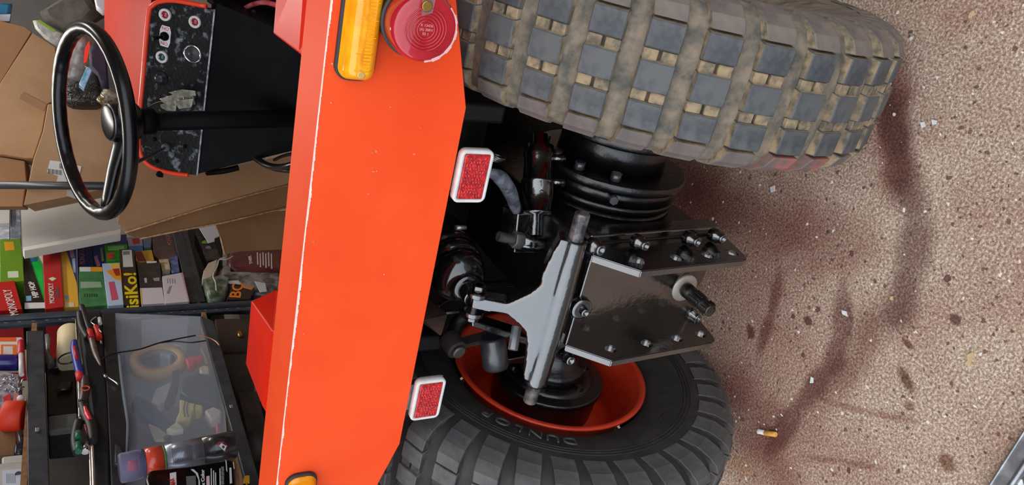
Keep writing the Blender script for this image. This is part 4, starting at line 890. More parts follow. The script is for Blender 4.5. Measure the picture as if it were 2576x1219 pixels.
# bent bright tags hanging on the dash
kt = thing('key_bunch', 'bunch of bright metal keys hanging before the dashboard', 'keys', DP(445, 255))
km = mat('key_metal', (150, 150, 136), (206, 204, 190), 60, rough=.22, metal=.8)
for i, px in enumerate(([(404, 262), (445, 258), (443, 280), (420, 278), (405, 270)], [(402, 248), (440, 236), (486, 240), (492, 262), (450, 266), (415, 262)], [(425, 232), (460, 224), (492, 228), (494, 240), (450, 246)], [(440, 252), (488, 248), (482, 270), (450, 274)])):
    build('key', MB().prism([DP(x, y, .012 + .006 * i) for x, y in px], dn * .002), km, kt, bevel=.0006, seg=1)
build('key_ring', MB().torus(DP(452, 248, .02), (dn + du * .4).normalized(), .012, .0011, 24, 6), chrome, kt)
build('key_wire', MB().tube([DP(372, 268, .002), DP(392, 258, .006), DP(412, 254, .012)], .001, 6), mat('wire_brown', (110, 90, 60)), kt)
# ---------------------------------------------------------------- bags right of the upright, above the panel
def bag(px, off, m, label, depth=.06, cat='bag'):
    pts = [SP(x, y, off) for x, y in px]; c = sum(pts, V()) / len(pts); mb = MB()
    ins = [c + (p - c) * .8 for p in pts]
    loft(mb, [[p - SN * depth for p in ins], [p - SN * depth * .6 for p in pts], [p - SN * .012 for p in pts], [p + SN * .012 for p in ins]])
    return tag(build('bag' if cat == 'bag' else cat.replace(' ', '_'), mb, m), label, cat)
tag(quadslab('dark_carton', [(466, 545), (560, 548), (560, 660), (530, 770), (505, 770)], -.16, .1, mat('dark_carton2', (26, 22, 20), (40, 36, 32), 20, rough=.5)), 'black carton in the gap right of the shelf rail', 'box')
bx_ = tag(quadslab('printed_box', [(497, 565), (536, 600), (556, 652), (520, 655), (490, 585)], -.02, .05, mat('box_dkbrown', (38, 30, 30), (70, 60, 56), 30, rough=.4)), 'dark box with a green dot behind the white flap', 'box')
build('green_dot', MB().cyl(SP(515, 611, -.0195), SP(515, 611, -.0185), .011, n=16), mat('dot_green', (110, 150, 20)), bx_); build('grey_dot', MB().cyl(SP(524, 624, -.0195), SP(524, 624, -.0185), .010, n=16), mat('dot_grey', (110, 110, 130)), bx_)
tag(quadslab('paper_flap', [(497, 566), (544, 556), (555, 592), (540, 598), (540, 606), (524, 610)], .0, .004, mat('flap_white', (206, 212, 224))), 'white paper flap standing up above the maroon bag', 'paper')
o = bag([(572, 637), (600, 630), (640, 628), (720, 620), (720, 688), (640, 682), (580, 684), (570, 660)], .0, mat('bag_maroon', (112, 50, 52), (92, 40, 44), 12, rough=.35, bump=.5, bsc=40), 'maroon plastic sack with lines of white print')
stext('THEIL', (632, 664), (628, 642), .0135, .014, wht, o, bold=.0006)
for k in range(6):
    x = 646 + 7 * k; quadslab('print_line', [(x, 634 + (k % 2) * 3), (x + 3, 634 + (k % 2) * 3), (x + 4, 664 + (k * 7) % 12), (x + 1, 664 + (k * 7) % 12)], .0135, .0015, wht, o, 0)
for px in ([(640, 640), (646, 652), (644, 660)],): pass
bag([(510, 706), (552, 694), (580, 700), (575, 725), (560, 748), (524, 752)], .012, mat('bag_green', (60, 76, 56), (130, 140, 126), 26, rough=.3, bump=.8, bsc=40), 'mottled green plastic bag in the lower corner of the bay')
bag([(552, 668), (568, 668), (572, 688), (720, 692), (720, 740), (640, 736), (566, 712), (547, 694)], .004, mat('bag_clear', (70, 66, 66), (150, 146, 142), 22, rough=.25, bump=.8, bsc=34), 'crumpled grey clear plastic bag under the maroon sack')
o = tag(quadslab('printed_box', [(584, 716), (640, 728), (628, 752), (570, 752)], .016, .06, mat('box_turbo', (44, 26, 18), rough=.35)), 'dark brown box lettered BO in orange', 'box'); stext('BO', (592, 748), (602, 708), .0175, .05, mat('ink_orange', (226, 130, 30)), o, bold=.001)
for k, px in enumerate(([(556, 706), (600, 704), (606, 714), (578, 712)], [(606, 712), (640, 720), (634, 728), (612, 722)], [(640, 706), (668, 712), (672, 732), (654, 734)])):
    tag(quadslab('paper_scrap', px, .018, .003, mat('scrap_%d' % k, ((206, 204, 200), (190, 130, 90), (200, 206, 216))[k], rough=.4)), ('white paper scrap beside the green bag', 'tan paper scrap above the orange-lettered box', 'pale blue-white paper scrap next to the fender')[k], 'paper')
o = tag(quadslab('milk_carton', [(524, 660), (548, 650), (545, 668), (532, 696), (508, 700), (512, 680)], .02, .05, mat('carton_cream', (196, 186, 168), rough=.4), None, .003), 'cream drink carton with folded top beside the shelf rail', 'carton')
build('white_cord', MB().tube([SP(x, y, .03) for x, y in ((566, 648), (552, 652), (546, 670), (536, 692), (542, 710), (544, 730))], .0022, 6).tube([SP(x, y, .03) for x, y in ((552, 652), (570, 652), (586, 644))], .002, 6), mat('cord_white', (216, 214, 210)), o)
# ---------------------------------------------------------------- clear storage box with black lid and its contents
OFF[0] = NEAR
SB = thing('storage_box', 'milky clear plastic storage box with a black lid on the middle shelf', 'storage box', SP(440, 1000, -.1))
milky = bpy.data.materials.new('milky_clear'); milky.use_nodes = True; _n = milky.node_tree.nodes; _l = milky.node_tree.links
_b = _n['Principled BSDF']; _b.inputs['Base Color'].default_value = lin((206, 216, 230)); _b.inputs['Roughness'].default_value = .22; _b.inputs['Coat Weight'].default_value = .5
_t = _n.new('ShaderNodeBsdfTransparent'); _m = _n.new('ShaderNodeMixShader'); _m.inputs[0].default_value = .21
_l.new(_t.outputs[0], _m.inputs[1]); _l.new(_b.outputs[0], _m.inputs[2]); _l.new(_m.outputs[0], _n['Material Output'].inputs[0])
fp = [(290, 787), (504, 795), (520, 850), (546, 930), (560, 985), (572, 1100), (560, 1230), (316, 1230), (318, 1040), (300, 880)]
build('box_front', MB().prism([SP(x, y, -.01) for x, y in fp], -SN * .003), milky, SB)
s_l = [SP(290, 787, -.01), SP(504, 795, -.01)]
build('box_side', MB().prism([s_l[0], s_l[1], s_l[1] - SN * .33, s_l[0] - SN * .33], -SD * .003), milky, SB)
build('box_base', MB().prism([SP(504, 795, -.012), SP(560, 985, -.012), SP(575, 1230, -.012), SP(575, 1230, -.34), SP(504, 795, -.34)], (0, 0, -.004)), milky, SB)
build('box_back', MB().prism([SP(280, 770, -.34), SP(560, 770, -.34), SP(640, 1290, -.34), SP(300, 1290, -.34)], -SN * .004), mat('box_inside_grey', (96, 108, 122), (70, 80, 94), 6, rough=.5), SB)
lidm = mat('lid_black', (34, 35, 38), (44, 45, 48), 20, rough=.4)
lid = build('lid', MB().prism([SP(x, y, .012) for x, y in ((254, 784), (289, 786), (296, 900), (306, 1000), (318, 1060), (316, 1230), (278, 1230), (268, 1000), (260, 860))], -SN * .35), lidm, SB, bevel=.004)
build('lid_rim', MB().tube([SP(x, y, .006) for x, y in ((299, 890), (306, 960), (318, 1046), (319, 1090), (313, 1160))], .0042, 8), mat('rim_milky', (150, 160, 170), rough=.25), SB)
build('lid_clip', MB().prism([SP(x, y, .02) for x, y in ((288, 1110), (302, 1120), (312, 1140), (314, 1165), (286, 1165))], -SN * .02), mat('clip_black', (60, 64, 70), rough=.3), SB, bevel=.004)
build('latch_wire', MB().tube([SP(x, y, .02) for x, y in ((262, 942), (274, 950), (290, 960), (296, 966))], .0026, 6).tube([SP(x, y, .022) for x, y in ((262, 942), (268, 950))], .0045, 8), chrome, SB)
def inside(name, px, off, depth, m, label, cat): return tag(quadslab(name, px, off, depth, m, None, .004), label, cat)
tr = thing('tape_roll', 'tan roll of masking tape inside the clear storage box', 'tape', SP(398, 922, -.045))
build('tape_ring', MB().lathe(SP(398, 922, -.05), SN, [(0, .070), (.03, .070), (.03, .048), (0, .048)], 48, closed=True, caps=False), mat('masking_tape', (206, 164, 112), rough=.5), tr)
build('tape_core', MB().lathe(SP(398, 922, -.048), SN, [(0, .047), (.025, .047), (.025, .043), (0, .043)], 40, closed=True, caps=False), mat('tape_core', (130, 124, 120)), tr)
inside('plastic_cup', [(398, 870), (440, 862), (462, 868), (470, 890), (440, 896), (402, 890)], -.03, .05, mat('cup_clear', (160, 168, 176), (206, 210, 216), 24, rough=.2), 'clear plastic cup lying above the tape roll in the storage box', 'cup')
inside('hammer_handle', [(428, 890), (452, 890), (450, 960), (440, 1000), (424, 1018), (412, 1016), (434, 950)], -.025, .02, mat('handle_black', (30, 34, 44), rough=.4), 'black curved tool handle crossing the inside of the storage box', 'tool')
inside('paper_wad', [(392, 975), (434, 955), (428, 1000), (400, 1015), (380, 1008)], -.03, .03, mat('paper_wad', (190, 186, 180), rough=.7), 'pale paper wad below the tape roll in the storage box', 'paper')
inside('nozzle', [(466, 900), (478, 893), (492, 894), (511, 890), (513, 902), (494, 906), (488, 914), (474, 920)], -.014, .03, mat('nozzle_red', (222, 40, 40), rough=.4), 'red plastic nozzle pressed against the storage box wall', 'nozzle')
inside('battery_pack', [(460, 950), (500, 936), (540, 944), (552, 1000), (540, 1016), (470, 996), (452, 984)], -.02, .05, mat('pack_dark', (30, 38, 54), rough=.4), 'dark blue-black block in the right half of the storage box', 'block')
inside('light_bulb', [(500, 922), (512, 916), (527, 920), (528, 938), (505, 938)], -.02, .03, mat('bulb_cream', (206, 200, 176), rough=.3), 'cream plastic fitting under the red nozzle in the storage box', 'fitting')
inside('cable_tie', [(502, 874), (508, 873), (524, 912), (518, 914)], -.016, .006, mat('tie_pale', (170, 168, 160), rough=.4), 'pale plastic strip leaning behind the storage box wall', 'strip')
o = inside('glove', [(452, 1000), (478, 1010), (512, 1018), (508, 1030), (486, 1032), (480, 1052), (460, 1056), (440, 1060), (452, 1030)], -.016, .03, mat('glove_yellow', (214, 196, 112), rough=.6), 'yellow work glove with black lines in the storage box', 'glove')
for x in (464, 472, 490): build('black_line', MB().tube([SP(x + 2, 1008, -.0155), SP(x - 2, 1026, -.0155), SP(x + 1, 1048, -.0155)], .0014, 5), inkb, o)
inside('sanding_block', [(416, 1078), (446, 1056), (465, 1076), (440, 1082)], -.013, .02, mat('block_cream', (206, 204, 176), rough=.6), 'cream wedge lying below the yellow glove', 'block')
inside('dispenser', [(514, 1030), (536, 1020), (558, 1030), (556, 1048), (530, 1054)], -.014, .03, mat('head_pinkwhite', (206, 186, 184), rough=.4), 'pinkish white pump dispenser at the right end of the storage box', 'nozzle')
inside('red_stopper', [(543, 1062), (556, 1060), (555, 1082), (544, 1083)], -.013, .02, mat('cap_red', (196, 60, 70), rough=.4), 'small red stopper in the right corner of the storage box', 'cap')
inside('blue_sleeve', [(340, 990), (380, 1010), (430, 1060), (418, 1082), (370, 1050), (330, 1012)], -.03, .03, mat('sleeve_navy', (40, 66, 96), rough=.4), 'navy blue sleeve lying aslant in the storage box', 'sleeve')
inside('green_pouch', [(430, 1084), (500, 1060), (540, 1090), (520, 1120), (430, 1112)], -.03, .03, mat('pouch_dkgreen', (40, 60, 62), (70, 84, 84), 30, rough=.4), 'dark green pouch on the bottom of the storage box', 'pouch')
inside('paper_scrap', [(372, 1060), (400, 1072), (424, 1090), (420, 1104), (390, 1106)], -.024, .01, mat('scrap_beige', (176, 164, 150), rough=.7), 'beige crumpled scrap at the lower left inside the storage box', 'paper')
inside('metal_ring', [(410, 1094), (420, 1091), (424, 1100), (414, 1108)], -.014, .005, mat('ring_dark', (60, 66, 70), rough=.4), 'small dark ring at the bottom of the storage box', 'ring')
# cable lying over the box
t = thing('thin_cable', 'thin black two-core cable with a bared copper end draped over the storage box', 'cable', SP(400, 870, .02))
build('cable_sheath', MB().tube([SP(x, y, .022) for x, y in ((246, 910), (270, 895), (300, 886), (350, 878), (400, 862), (440, 853), (492, 843))], .0022, 6).tube([SP(x, y, .022) for x, y in ((400, 862), (440, 858), (480, 861), (518, 856))], .0018, 6), mat('cable_black', (20, 20, 22)), t)
build('copper_end', MB().tube([SP(x, y, .022) for x, y in ((492, 843), (516, 846), (540, 856), (552, 868))], .0018, 6), mat('copper', (200, 140, 110), rough=.3, metal=.6), t)
# black foam tool tray and the tools on it
tag(build('tool_tray', MB().prism([SP(x, y, .014) for x, y in ((200, 778), (222, 775), (254, 780), (262, 900), (272, 1060), (276, 1230), (236, 1230), (236, 1060), (222, 960), (208, 850))], -SN * .12), mat('foam_black', (18, 18, 19), (26, 26, 27), 20, rough=.8), bevel=.004), 'long black foam tray lying on the storage box lid', 'tray')
def rod(name, pts, r, m, par, off=.03, n=10): return build(name, MB().tube([SP(x, y, off) for x, y in pts], r, n), m, par)
def tool(name, label, cat, at_): return thing(name, label, cat, SP(*at_, .03), 'hand tools on the foam tray')
t = tool('screwdriver', 'screwdriver with blue and red handle, pointing down-left on the tray edge', 'screwdriver', (196, 905))
rod('handle', [(187, 858), (188, 880), (196, 920), (202, 944)], [.007, .010, .0095, .009], mat('handle_blue', (34, 50, 150), rough=.35), t); rod('grip_stripe', [(187, 872), (194, 905)], .0045, mat('grip_red', (170, 30, 46), rough=.4), t, .038); rod('collar', [(199, 938), (203, 956)], .0095, mat('collar_red', (206, 34, 36)), t); rod('shank', [(198, 956), (200, 1000), (200, 1050)], .0025, chrome, t)
t = tool('pliers', 'pliers with black and red handles hanging over the tray', 'pliers', (225, 850))
for a in ([(205, 770), (215, 800), (228, 838)], [(200, 786), (205, 820), (222, 850)]): rod('handle', a, .0085, mat('handle_blk', (24, 24, 25)), t)
rod('red_band', [(225, 832), (230, 850)], .0085, mat('collar_red', (206, 34, 36)), t, .032); rod('jaw', [(230, 848), (240, 888), (254, 920)], [.008, .007, .002], mat('jaw_rust', (96, 70, 60), (120, 110, 104), 40, rough=.4, metal=.5), t)
t = tool('hex_key', 'bent chrome hex key sticking up beside the pliers', 'hex key', (240, 810)); rod('bent_rod', [(256, 836), (240, 818), (228, 808), (238, 798), (242, 797)], .0018, chrome, t, .034)
t = tool('cutter', 'small red plastic cutter beside the hex key', 'cutter', (245, 838)); rod('body', [(240, 822), (246, 836), (249, 850)], .0085, mat('cutter_red', (206, 44, 36), rough=.35), t, .028); rod('tip', [(252, 852), (255, 866)], .003, chrome, t, .028); rod('white_end', [(250, 800), (252, 814)], .005, white, t, .028)
t = tool('utility_knife', 'dark grey knife handle with an orange oval', 'knife', (212, 980)); rod('handle', [(213, 950), (214, 980), (208, 1012)], [.009, .0115, .009], mat('handle_dkgrey', (52, 44, 44), rough=.4), t); build('orange_oval', MB().torus(SP(215, 976, .042), SN, .0085, .0016, 24, 6), mat('oval_orange', (214, 80, 46)), t)
t = tool('utility_knife', 'black knife handle with a glossy red inlay', 'knife', (220, 1040)); rod('handle', [(206, 1014), (216, 1040), (230, 1072), (234, 1110)], [.008, .012, .012, .010], mat('handle_blk', (24, 24, 25)), t, .03); rod('red_inlay', [(213, 1022), (219, 1040), (227, 1055)], [.003, .006, .004], mat('inlay_red', (226, 40, 60), rough=.25, coat=.5), t, .041); rod('blade', [(214, 1068), (220, 1090)], .003, mat('blade_dkred', (120, 30, 40)), t, .034)
t = tool('pliers', 'pliers with dark green and black grips at the lower end of the tray', 'pliers', (198, 1110)); rod('handle', [(198, 1060), (192, 1085), (190, 1110), (196, 1138)], .010, mat('handle_blk', (24, 24, 25)), t); rod('green_grip', [(197, 1086), (197, 1106)], .007, mat('grip_green', (20, 96, 70), rough=.35), t, .038); rod('green_grip', [(197, 1114), (198, 1136)], .007, mat('grip_green', (20, 96, 70)), t, .038)
t = tool('socket', 'short chrome socket lying between the grips and the rods', 'socket', (216, 1126)); rod('body', [(214, 1136), (218, 1116)], .008, chrome, t, .034)
for k, (x0, x1) in enumerate(((226, 230), (232, 236))):
    t = tool('extension_rod', ('long chrome rod on the tray, the left one of a pair', 'long chrome rod on the tray, the right one of a pair')[k], 'rod', (x0, 1180)); rod('rod', [(x0, 1118), ((x0 + x1) / 2, 1170), (x1, 1230)], .003, chrome, t, .034 + .002 * k)
t = tool('scissors', 'steel scissors blade lying behind the screwdriver', 'scissors', (192, 830)); rod('blade', [(190, 800), (193, 830), (194, 856)], [.001, .004, .003], steel, t, .022)
# things behind the upper rail
def sm(name, px, off, depth, m, label, cat): return tag(quadslab(name, px, off, depth, m, None, .004), label, cat)
t = thing('tape_roll', 'cream roll of tape behind the upper rail', 'tape', SP(175, 880, -.06)); build('roll', MB().cyl(SP(176, 834, -.08), SP(176, 915, -.08), .032, n=28, ch=.004), mat('tape_cream', (222, 206, 164), rough=.5), t)
sm('red_carton', [(146, 850), (158, 846), (158, 894), (136, 898)], -.09, .06, mat('carton_red', (216, 50, 30)), 'bright red carton wedged behind the cream tape roll', 'box')
sm('clear_hose', [(112, 836), (126, 838), (122, 880), (140, 905), (120, 915), (114, 870)], -.08, .03, mat('hose_grey', (84, 88, 92), (120, 124, 126), 30, rough=.3), 'grey clear hose coiled behind the upper rail', 'hose')
t = thing('cable_coil', 'small black cable loop hanging before the cream tape', 'cable', SP(172, 900, -.02)); build('loop', MB().torus(SP(172, 900, -.03), (SN + Z1 * .2).normalized(), .024, .0022, 32, 6), mat('cable_black', (20, 20, 22)), t)
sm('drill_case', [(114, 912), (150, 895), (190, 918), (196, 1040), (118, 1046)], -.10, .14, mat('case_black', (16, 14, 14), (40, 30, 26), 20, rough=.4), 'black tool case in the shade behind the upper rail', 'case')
sm('grey_board', [(120, 1044), (196, 1036), (196, 1074), (122, 1082)], -.06, .02, mat('board_grey', (118, 118, 108), (100, 100, 92), 8, rough=.7), 'grey board lying under the black tool case', 'board')
for k, px in enumerate(([(136, 980), (150, 960), (184, 955), (180, 975)], [(128, 925), (150, 905), (168, 900), (160, 918)])):
    sm('metal_fitting', px, -.085, .01, mat('fit_brown', (84, 66, 54), (50, 44, 40), 30, rough=.3, metal=.5), ('brown metal fitting lying on the black tool case', 'dark metal fitting at the upper end of the tool case')[k], 'fitting')
# items on the top shelf at the left edge
o = sm('spray_bottle', [(-60, 846), (58, 846), (58, 890), (-60, 892)], -.02, .06, mat('bottle_white', (216, 214, 208), rough=.35), 'white bottle with orange label on the top shelf', 'bottle'); gprint(o, [(-60, 848), (40, 848), (40, 858), (-60, 858)], -.02, (226, 96, 30)); gprint(o, [(2, 866), (42, 866), (42, 891), (2, 891)], -.02, (226, 110, 40)); gprint(o, [(8, 870), (32, 870), (32, 890), (8, 890)], -.02, (214, 210, 204))
tag(build('spray_can', MB().cyl(SP(-60, 911, -.03), SP(50, 912, -.03), .021, n=24, ch=.003), mat('can_blue', (30, 28, 110), (44, 40, 130), 20, rough=.25, coat=.4)), 'dark blue can on the top shelf below the white bottle', 'can')
t = thing('marker_pen', 'white marker pen with a red cap standing by the rail', 'pen', SP(54, 900, .0)); build('cap', MB().cyl(SP(52, 858, .0), SP(53, 890, .0), .0075, n=14, ch=.001), mat('cap_red2', (196, 30, 50), rough=.35), t); build('barrel', MB().cyl(SP(53, 890, .0), SP(54, 942, .0), .0058, n=14), white, t)
o = bag([(-40, 934), (20, 940), (54, 945), (56, 1012), (30, 1018), (-40, 1016)], -.03, mat('zip_bag', (176, 170, 176), (120, 112, 120), 40, rough=.15, bump=.8, bsc=60), 'clear bag of small screws and red parts on the top shelf', .04)
gprint(o, [(8, 998), (26, 988), (28, 1010), (10, 1016)], -.016, (206, 40, 50)); gprint(o, [(38, 985), (46, 990), (52, 1008), (32, 1008)], -.016, (206, 120, 110))
mb = MB()
for k in range(26):
    c = SP(random.uniform(0, 52), random.uniform(945, 985), -.015); mb.cyl(c, c + V((random.uniform(-.01, .01), random.uniform(-.01, .01), random.uniform(-.01, .01))), .0018, n=6)
tag(build('loose_screws', mb, zinc, o, fix=False), kind='stuff')
t = thing('bead', 'small white ball leaning against the screw bag', 'ball', SP(52, 1001, .0)); build('ball', MB().sphere(SP(52, 1001, -.002), .008, 16), white, t)
tag(build('cord_spool', MB().cyl(SP(8, 1046, -.03), SP(61, 1046, -.03), .036, n=36, ch=.003), mat('spool_orange', (226, 56, 26), rough=.5)), 'orange-red roll standing on the top shelf', 'roll')
sm('cardboard_box', [(-60, 1074), (44, 1076), (44, 1146), (-60, 1150)], -.06, .1, carddk, 'small brown cardboard box on the top shelf below the orange roll', 'cardboard box')
for k, (px, c_) in enumerate((([(40, 1080), (58, 1078), (60, 1112), (46, 1110)], (40, 40, 44)), ([(36, 1114), (58, 1108), (60, 1138), (34, 1140)], (24, 26, 46)))):
    sm('small_battery', px, -.02, .03, mat('batt_%d' % k, c_, (130, 134, 140), 60, rough=.3, thr=(.6, .7)), ('small black clip above the navy one on the top shelf', 'small navy clip just above the white pots')[k], 'clip')
for k, (px, lab) in enumerate((([(4, 1146), (60, 1140), (60, 1164), (4, 1166)], 'grey-white pot lid, upper of two at the bottom of the top shelf'), ([(-60, 1166), (60, 1160), (64, 1260), (-60, 1260)], 'white pot with a printed label at the bottom of the top shelf'))):
    o = sm('paint_pot', px, -.02, .09, mat('pot_white', (196, 192, 186), (180, 176, 170), 12, rough=.5), lab, 'pot')
gprint(o, [(6, 1182), (56, 1178), (58, 1230), (6, 1230)], -.02, (206, 212, 224), 'pot_label')
for k in range(5): gprint(o, [(16 + 5 * k, 1190), (18 + 5 * k, 1190), (18 + 5 * k, 1214), (16 + 5 * k, 1214)], -.0195, (150, 156, 176), 'small_print')
build('round_mark', MB().cyl(SP(46, 1192, -.0195), SP(46, 1192, -.0185), .0062, n=16), mat('mark_navy', (40, 44, 70)), o)
# under the middle rail, between rail and fender
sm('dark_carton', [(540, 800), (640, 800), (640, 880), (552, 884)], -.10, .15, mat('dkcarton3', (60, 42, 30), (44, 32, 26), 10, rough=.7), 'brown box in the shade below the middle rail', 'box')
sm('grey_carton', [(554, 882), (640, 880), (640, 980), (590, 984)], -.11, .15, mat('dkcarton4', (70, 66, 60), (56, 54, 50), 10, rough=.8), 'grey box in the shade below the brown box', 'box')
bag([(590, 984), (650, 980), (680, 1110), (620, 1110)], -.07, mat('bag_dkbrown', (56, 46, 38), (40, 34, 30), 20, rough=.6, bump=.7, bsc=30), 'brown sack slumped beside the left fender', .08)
sm('brass_fitting', [(596, 832), (606, 828), (612, 840), (600, 844)], -.09, .01, brass, 'small brass fitting glinting in the dark below the middle rail', 'fitting')
# spray can and black bottle standing on the middle shelf
SC = thing('aerosol_can', 'red, silver and black aerosol can with a clear cap, standing upright', 'spray can', SP(590, 1130, .07))
p0_ = SP(590, 1117, .06); p1_ = SP(300, 1178, .06); d_ = (p1_ - p0_); L = d_.length; d_.normalize(); R_ = .031
def cann(nm, a, b, m, r=R_, par=SC, prof=None): return build(nm, MB().lathe(p0_ + d_ * (L * a), d_, prof or [(0, r), (L * (b - a), r)], 36), m, par)
canblk = mat('can_black', (40, 38, 42), rough=.25, coat=.5)
cann('can_body', .0, .30, canblk, prof=[(0, R_ * .9), (.003, R_), (L * .30, R_)])
cann('can_silver', .30, .625, mat('can_silver', (150, 152, 166), rough=.25, metal=.5)); cann('green_line', .625, .642, mat('line_green', (60, 130, 60)), R_ * 1.003); cann('can_red', .642, .795, mat('can_red', (216, 70, 44), rough=.3, coat=.4), R_ * 1.002)
cann('can_shoulder', .795, .86, mat('can_violet', (84, 84, 130), rough=.2, metal=.4), prof=[(0, R_), (L * .03, R_ * .8), (L * .05, R_ * .5)]); cann('nozzle', .86, .93, mat('nozzle_red2', (216, 40, 70)), R_ * .32)
cann('clear_cap', .795, 1.0, mat('cap_clear', (196, 196, 226), rough=.08, trans=.8, ior=1.2), prof=[(0, R_ * 1.02), (L * .19, R_ * 1.0), (L * .205, R_ * .92), (L * .2051, R_ * .0)])
def onCan(px, py, rr=R_ * 1.004):
    # sight line against the can's cylinder
    r = ray(px, py).normalized(); o = CAM - p0_; rd_ = r - d_ * r.dot(d_); od = o - d_ * o.dot(d_)
    a = rd_.dot(rd_); b = 2 * rd_.dot(od); c = od.dot(od) - rr * rr; q = b * b - 4 * a * c
    return CAM + r * ((-b - math.sqrt(max(q, 0))) / (2 * a))
for nm, px, m in (('hazard_sign', [(545, 1115), (556, 1125), (567, 1136), (573, 1120), (562, 1110), (549, 1111)], mat('sign_red', (190, 40, 50))), ('hazard_sign_face', [(551, 1121), (565, 1134), (570, 1122), (557, 1113)], mat('sign_white', (226, 224, 224)))):
    rr = R_ * (1.012 if nm == 'hazard_sign' else 1.03); pts = [onCan(x, y, rr) for x, y in px]; build(nm, MB().quad(pts), m, SC, fix=False)
build('hazard_flame', MB().quad([onCan(x, y, R_ * 1.045) for x, y in ((558, 1123), (562, 1128), (566, 1123), (561, 1119))]), inkb, SC, fix=False)
tl_ = MB()
for k in range(34):
    x = 432 + k * 3.2
    if k in (16, 17, 24): continue
    pts = [onCan(x + q * 1.2, 1146 - k * .62 - 18 + q * 9, R_ * 1.006) for q in range(5)]; tl_.tube(pts, .0004, 4, smooth=0)
tag(build('small_print', tl_, mat('print_grey', (70, 70, 80)), SC, fix=False), kind='stuff')
BT = thing('polish_bottle', 'black flat bottle with white print and a white label, standing beside the aerosol can', 'bottle', SP(592, 1219, .1))
bf = [(372, 1230), (366, 1206), (370, 1188), (380, 1180), (480, 1170), (580, 1153), (590, 1158), (594, 1172), (596, 1260), (372, 1260)]
bd_ = build('bottle_body', MB().prism([SP(x, y, .10) for x, y in bf], -SN * .045), mat('bottle_black_gloss', (12, 14, 14), rough=.12, coat=.5), BT, bevel=.008, seg=3)
def bpr(px, m, nm): return build(nm, MB().prism([SP(x, y, .1005) for x, y in px], SN * .0008), m, bd_, fix=False)
ptw = mat('print_white', (206, 210, 212), rough=.4)
lab = bpr([(427, 1190), (443, 1187), (446, 1260), (430, 1260)], mat('label_white2', (220, 216, 216)), 'white_label'); 
stext('MAX', (437, 1222), (432, 1203), .102, .012, mat('ink_red', (190, 30, 40)), bd_, bold=.0004)
bpr([(480, 1180), (487, 1180), (498, 1190), (503, 1212), (503, 1260), (500, 1260), (499, 1205), (492, 1190)], ptw, 'white_arc'); bpr([(468, 1198), (492, 1196), (496, 1260), (472, 1260)], mat('print_grey2', (96, 96, 100)), 'picture_panel')
stext('Wax Color', (512, 1240), (510, 1180), .1015, .009, ptw, bd_, bold=.0003)
for k, x in enumerate((530, 536, 541, 552)): bpr([(x, 1178 + 5 * (k % 3)), (x + 2.5, 1178 + 5 * (k % 3)), (x + 4, 1260), (x + 1, 1260)], ptw, 'print_line')
for k in range(4): 
    y = 1174 + 11.5 * k; bpr([(556, y), (563, y - 1), (564, y + 9), (557, y + 10)], mat('print_dim', (110, 114, 116)), 'print_cell'); 
bpr([(577, 1176), (582, 1176), (584, 1214), (578, 1216)], ptw, 'print_line'); bpr([(567, 1155), (570, 1160), (572, 1186), (569, 1182)], ptw, 'print_line'); bpr([(586, 1162), (588, 1162), (590, 1178), (588, 1178)], ptw, 'print_line'); bpr([(519, 1198), (527, 1196), (529, 1260), (520, 1260)], mat('label_pink', (216, 190, 196)), 'small_label')
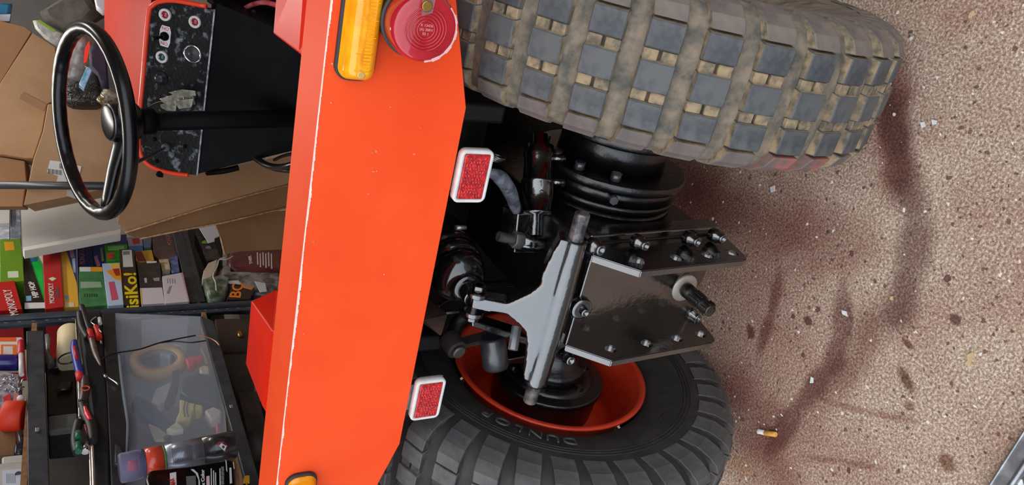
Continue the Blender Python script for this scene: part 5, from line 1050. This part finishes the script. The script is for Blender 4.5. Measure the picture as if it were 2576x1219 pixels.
# small yellow battery connector on the end of the rail
t = thing('battery_connector', 'small yellow plug with black leads at the front end of the middle rail', 'connector', SP(620, 1210, .05))
build('plug_body', MB().prism([SP(x, y, .05) for x, y in ((614, 1195), (628, 1194), (628, 1212), (624, 1213), (622, 1208), (619, 1208), (617, 1213), (612, 1211))], -SN * .012), mat('plug_yellow', (226, 168, 40), rough=.4), t, bevel=.0015)
build('lead', MB().tube([SP(615, 1212, .044), SP(616, 1240, .044)], .0028, 6, smooth=0).tube([SP(625, 1212, .044), SP(627, 1240, .044)], .0028, 6, smooth=0), blackflat, t)
# ---------------------------------------------------------------- small litter on the floor
t = thing('cigarette_butt', 'cigarette butt with orange filter on the concrete', 'cigarette butt', atZ(1928, 1088, 0))
a, b, c = (atZ(1908, 1084, .0045), atZ(1924, 1088, .0045), atZ(1952, 1092, .0045))
build('filter', MB().cyl(c, b, .0045, .0044, n=16, ch=.0006), mat('filter_orange', (226, 160, 60), (240, 180, 90), 300, rough=.7), t); build('paper', MB().lathe(b, a - b, [(0, .0043), (.012, .0042), ((a - b).length, .0052)], 14), mat('cig_paper', (226, 222, 216), rough=.7), t)
def flake(px, m, label, h=.0025, cat='chip', group=None):
    pts = [atZ(x, y, .0004) for x, y in px]; return tag(build('paint_flake', MB().prism(pts, (0, 0, h)), m, bevel=.0003, seg=1), label, cat, group)
fw = mat('flake_white', (232, 232, 230), (206, 208, 210), 60, rough=.6); ft_ = mat('flake_tan', (206, 176, 136), (190, 160, 120), 60, rough=.7)
flake([(2119, 779), (2130, 782), (2134, 796), (2126, 792), (2120, 788)], fw, 'white paint flake on the dark tyre track')
flake([(2042, 946), (2047, 950), (2047, 962), (2039, 963)], fw, 'white splinter left of the dark tyre track')
flake([(2241, 745), (2247, 744), (2248, 755), (2240, 753)], ft_, 'cream crumb near the middle of the floor')
flake([(2433, 892), (2448, 884), (2452, 892), (2446, 903), (2440, 920), (2427, 914), (2436, 905)], ft_, 'tan crooked flake on the right part of the floor')
flake([(2440, 34), (2450, 26), (2453, 31), (2444, 45), (2437, 46)], ft_, 'tan splinter near the upper right corner')
flake([(2560, 1210), (2572, 1204), (2576, 1219), (2566, 1226)], fw, 'white chip beside the metal threshold strip')
flake([(2316, 308), (2326, 306), (2330, 318), (2320, 322)], fw, 'white chip above its twin right of the big tyre')
flake([(2345, 300), (2358, 303), (2356, 312), (2347, 314)], fw, 'white chip right of its twin beyond the big tyre')
flake([(1939, 470), (1950, 466), (1950, 480), (1941, 484)], fw, 'white chip close under the tread of the big tyre')
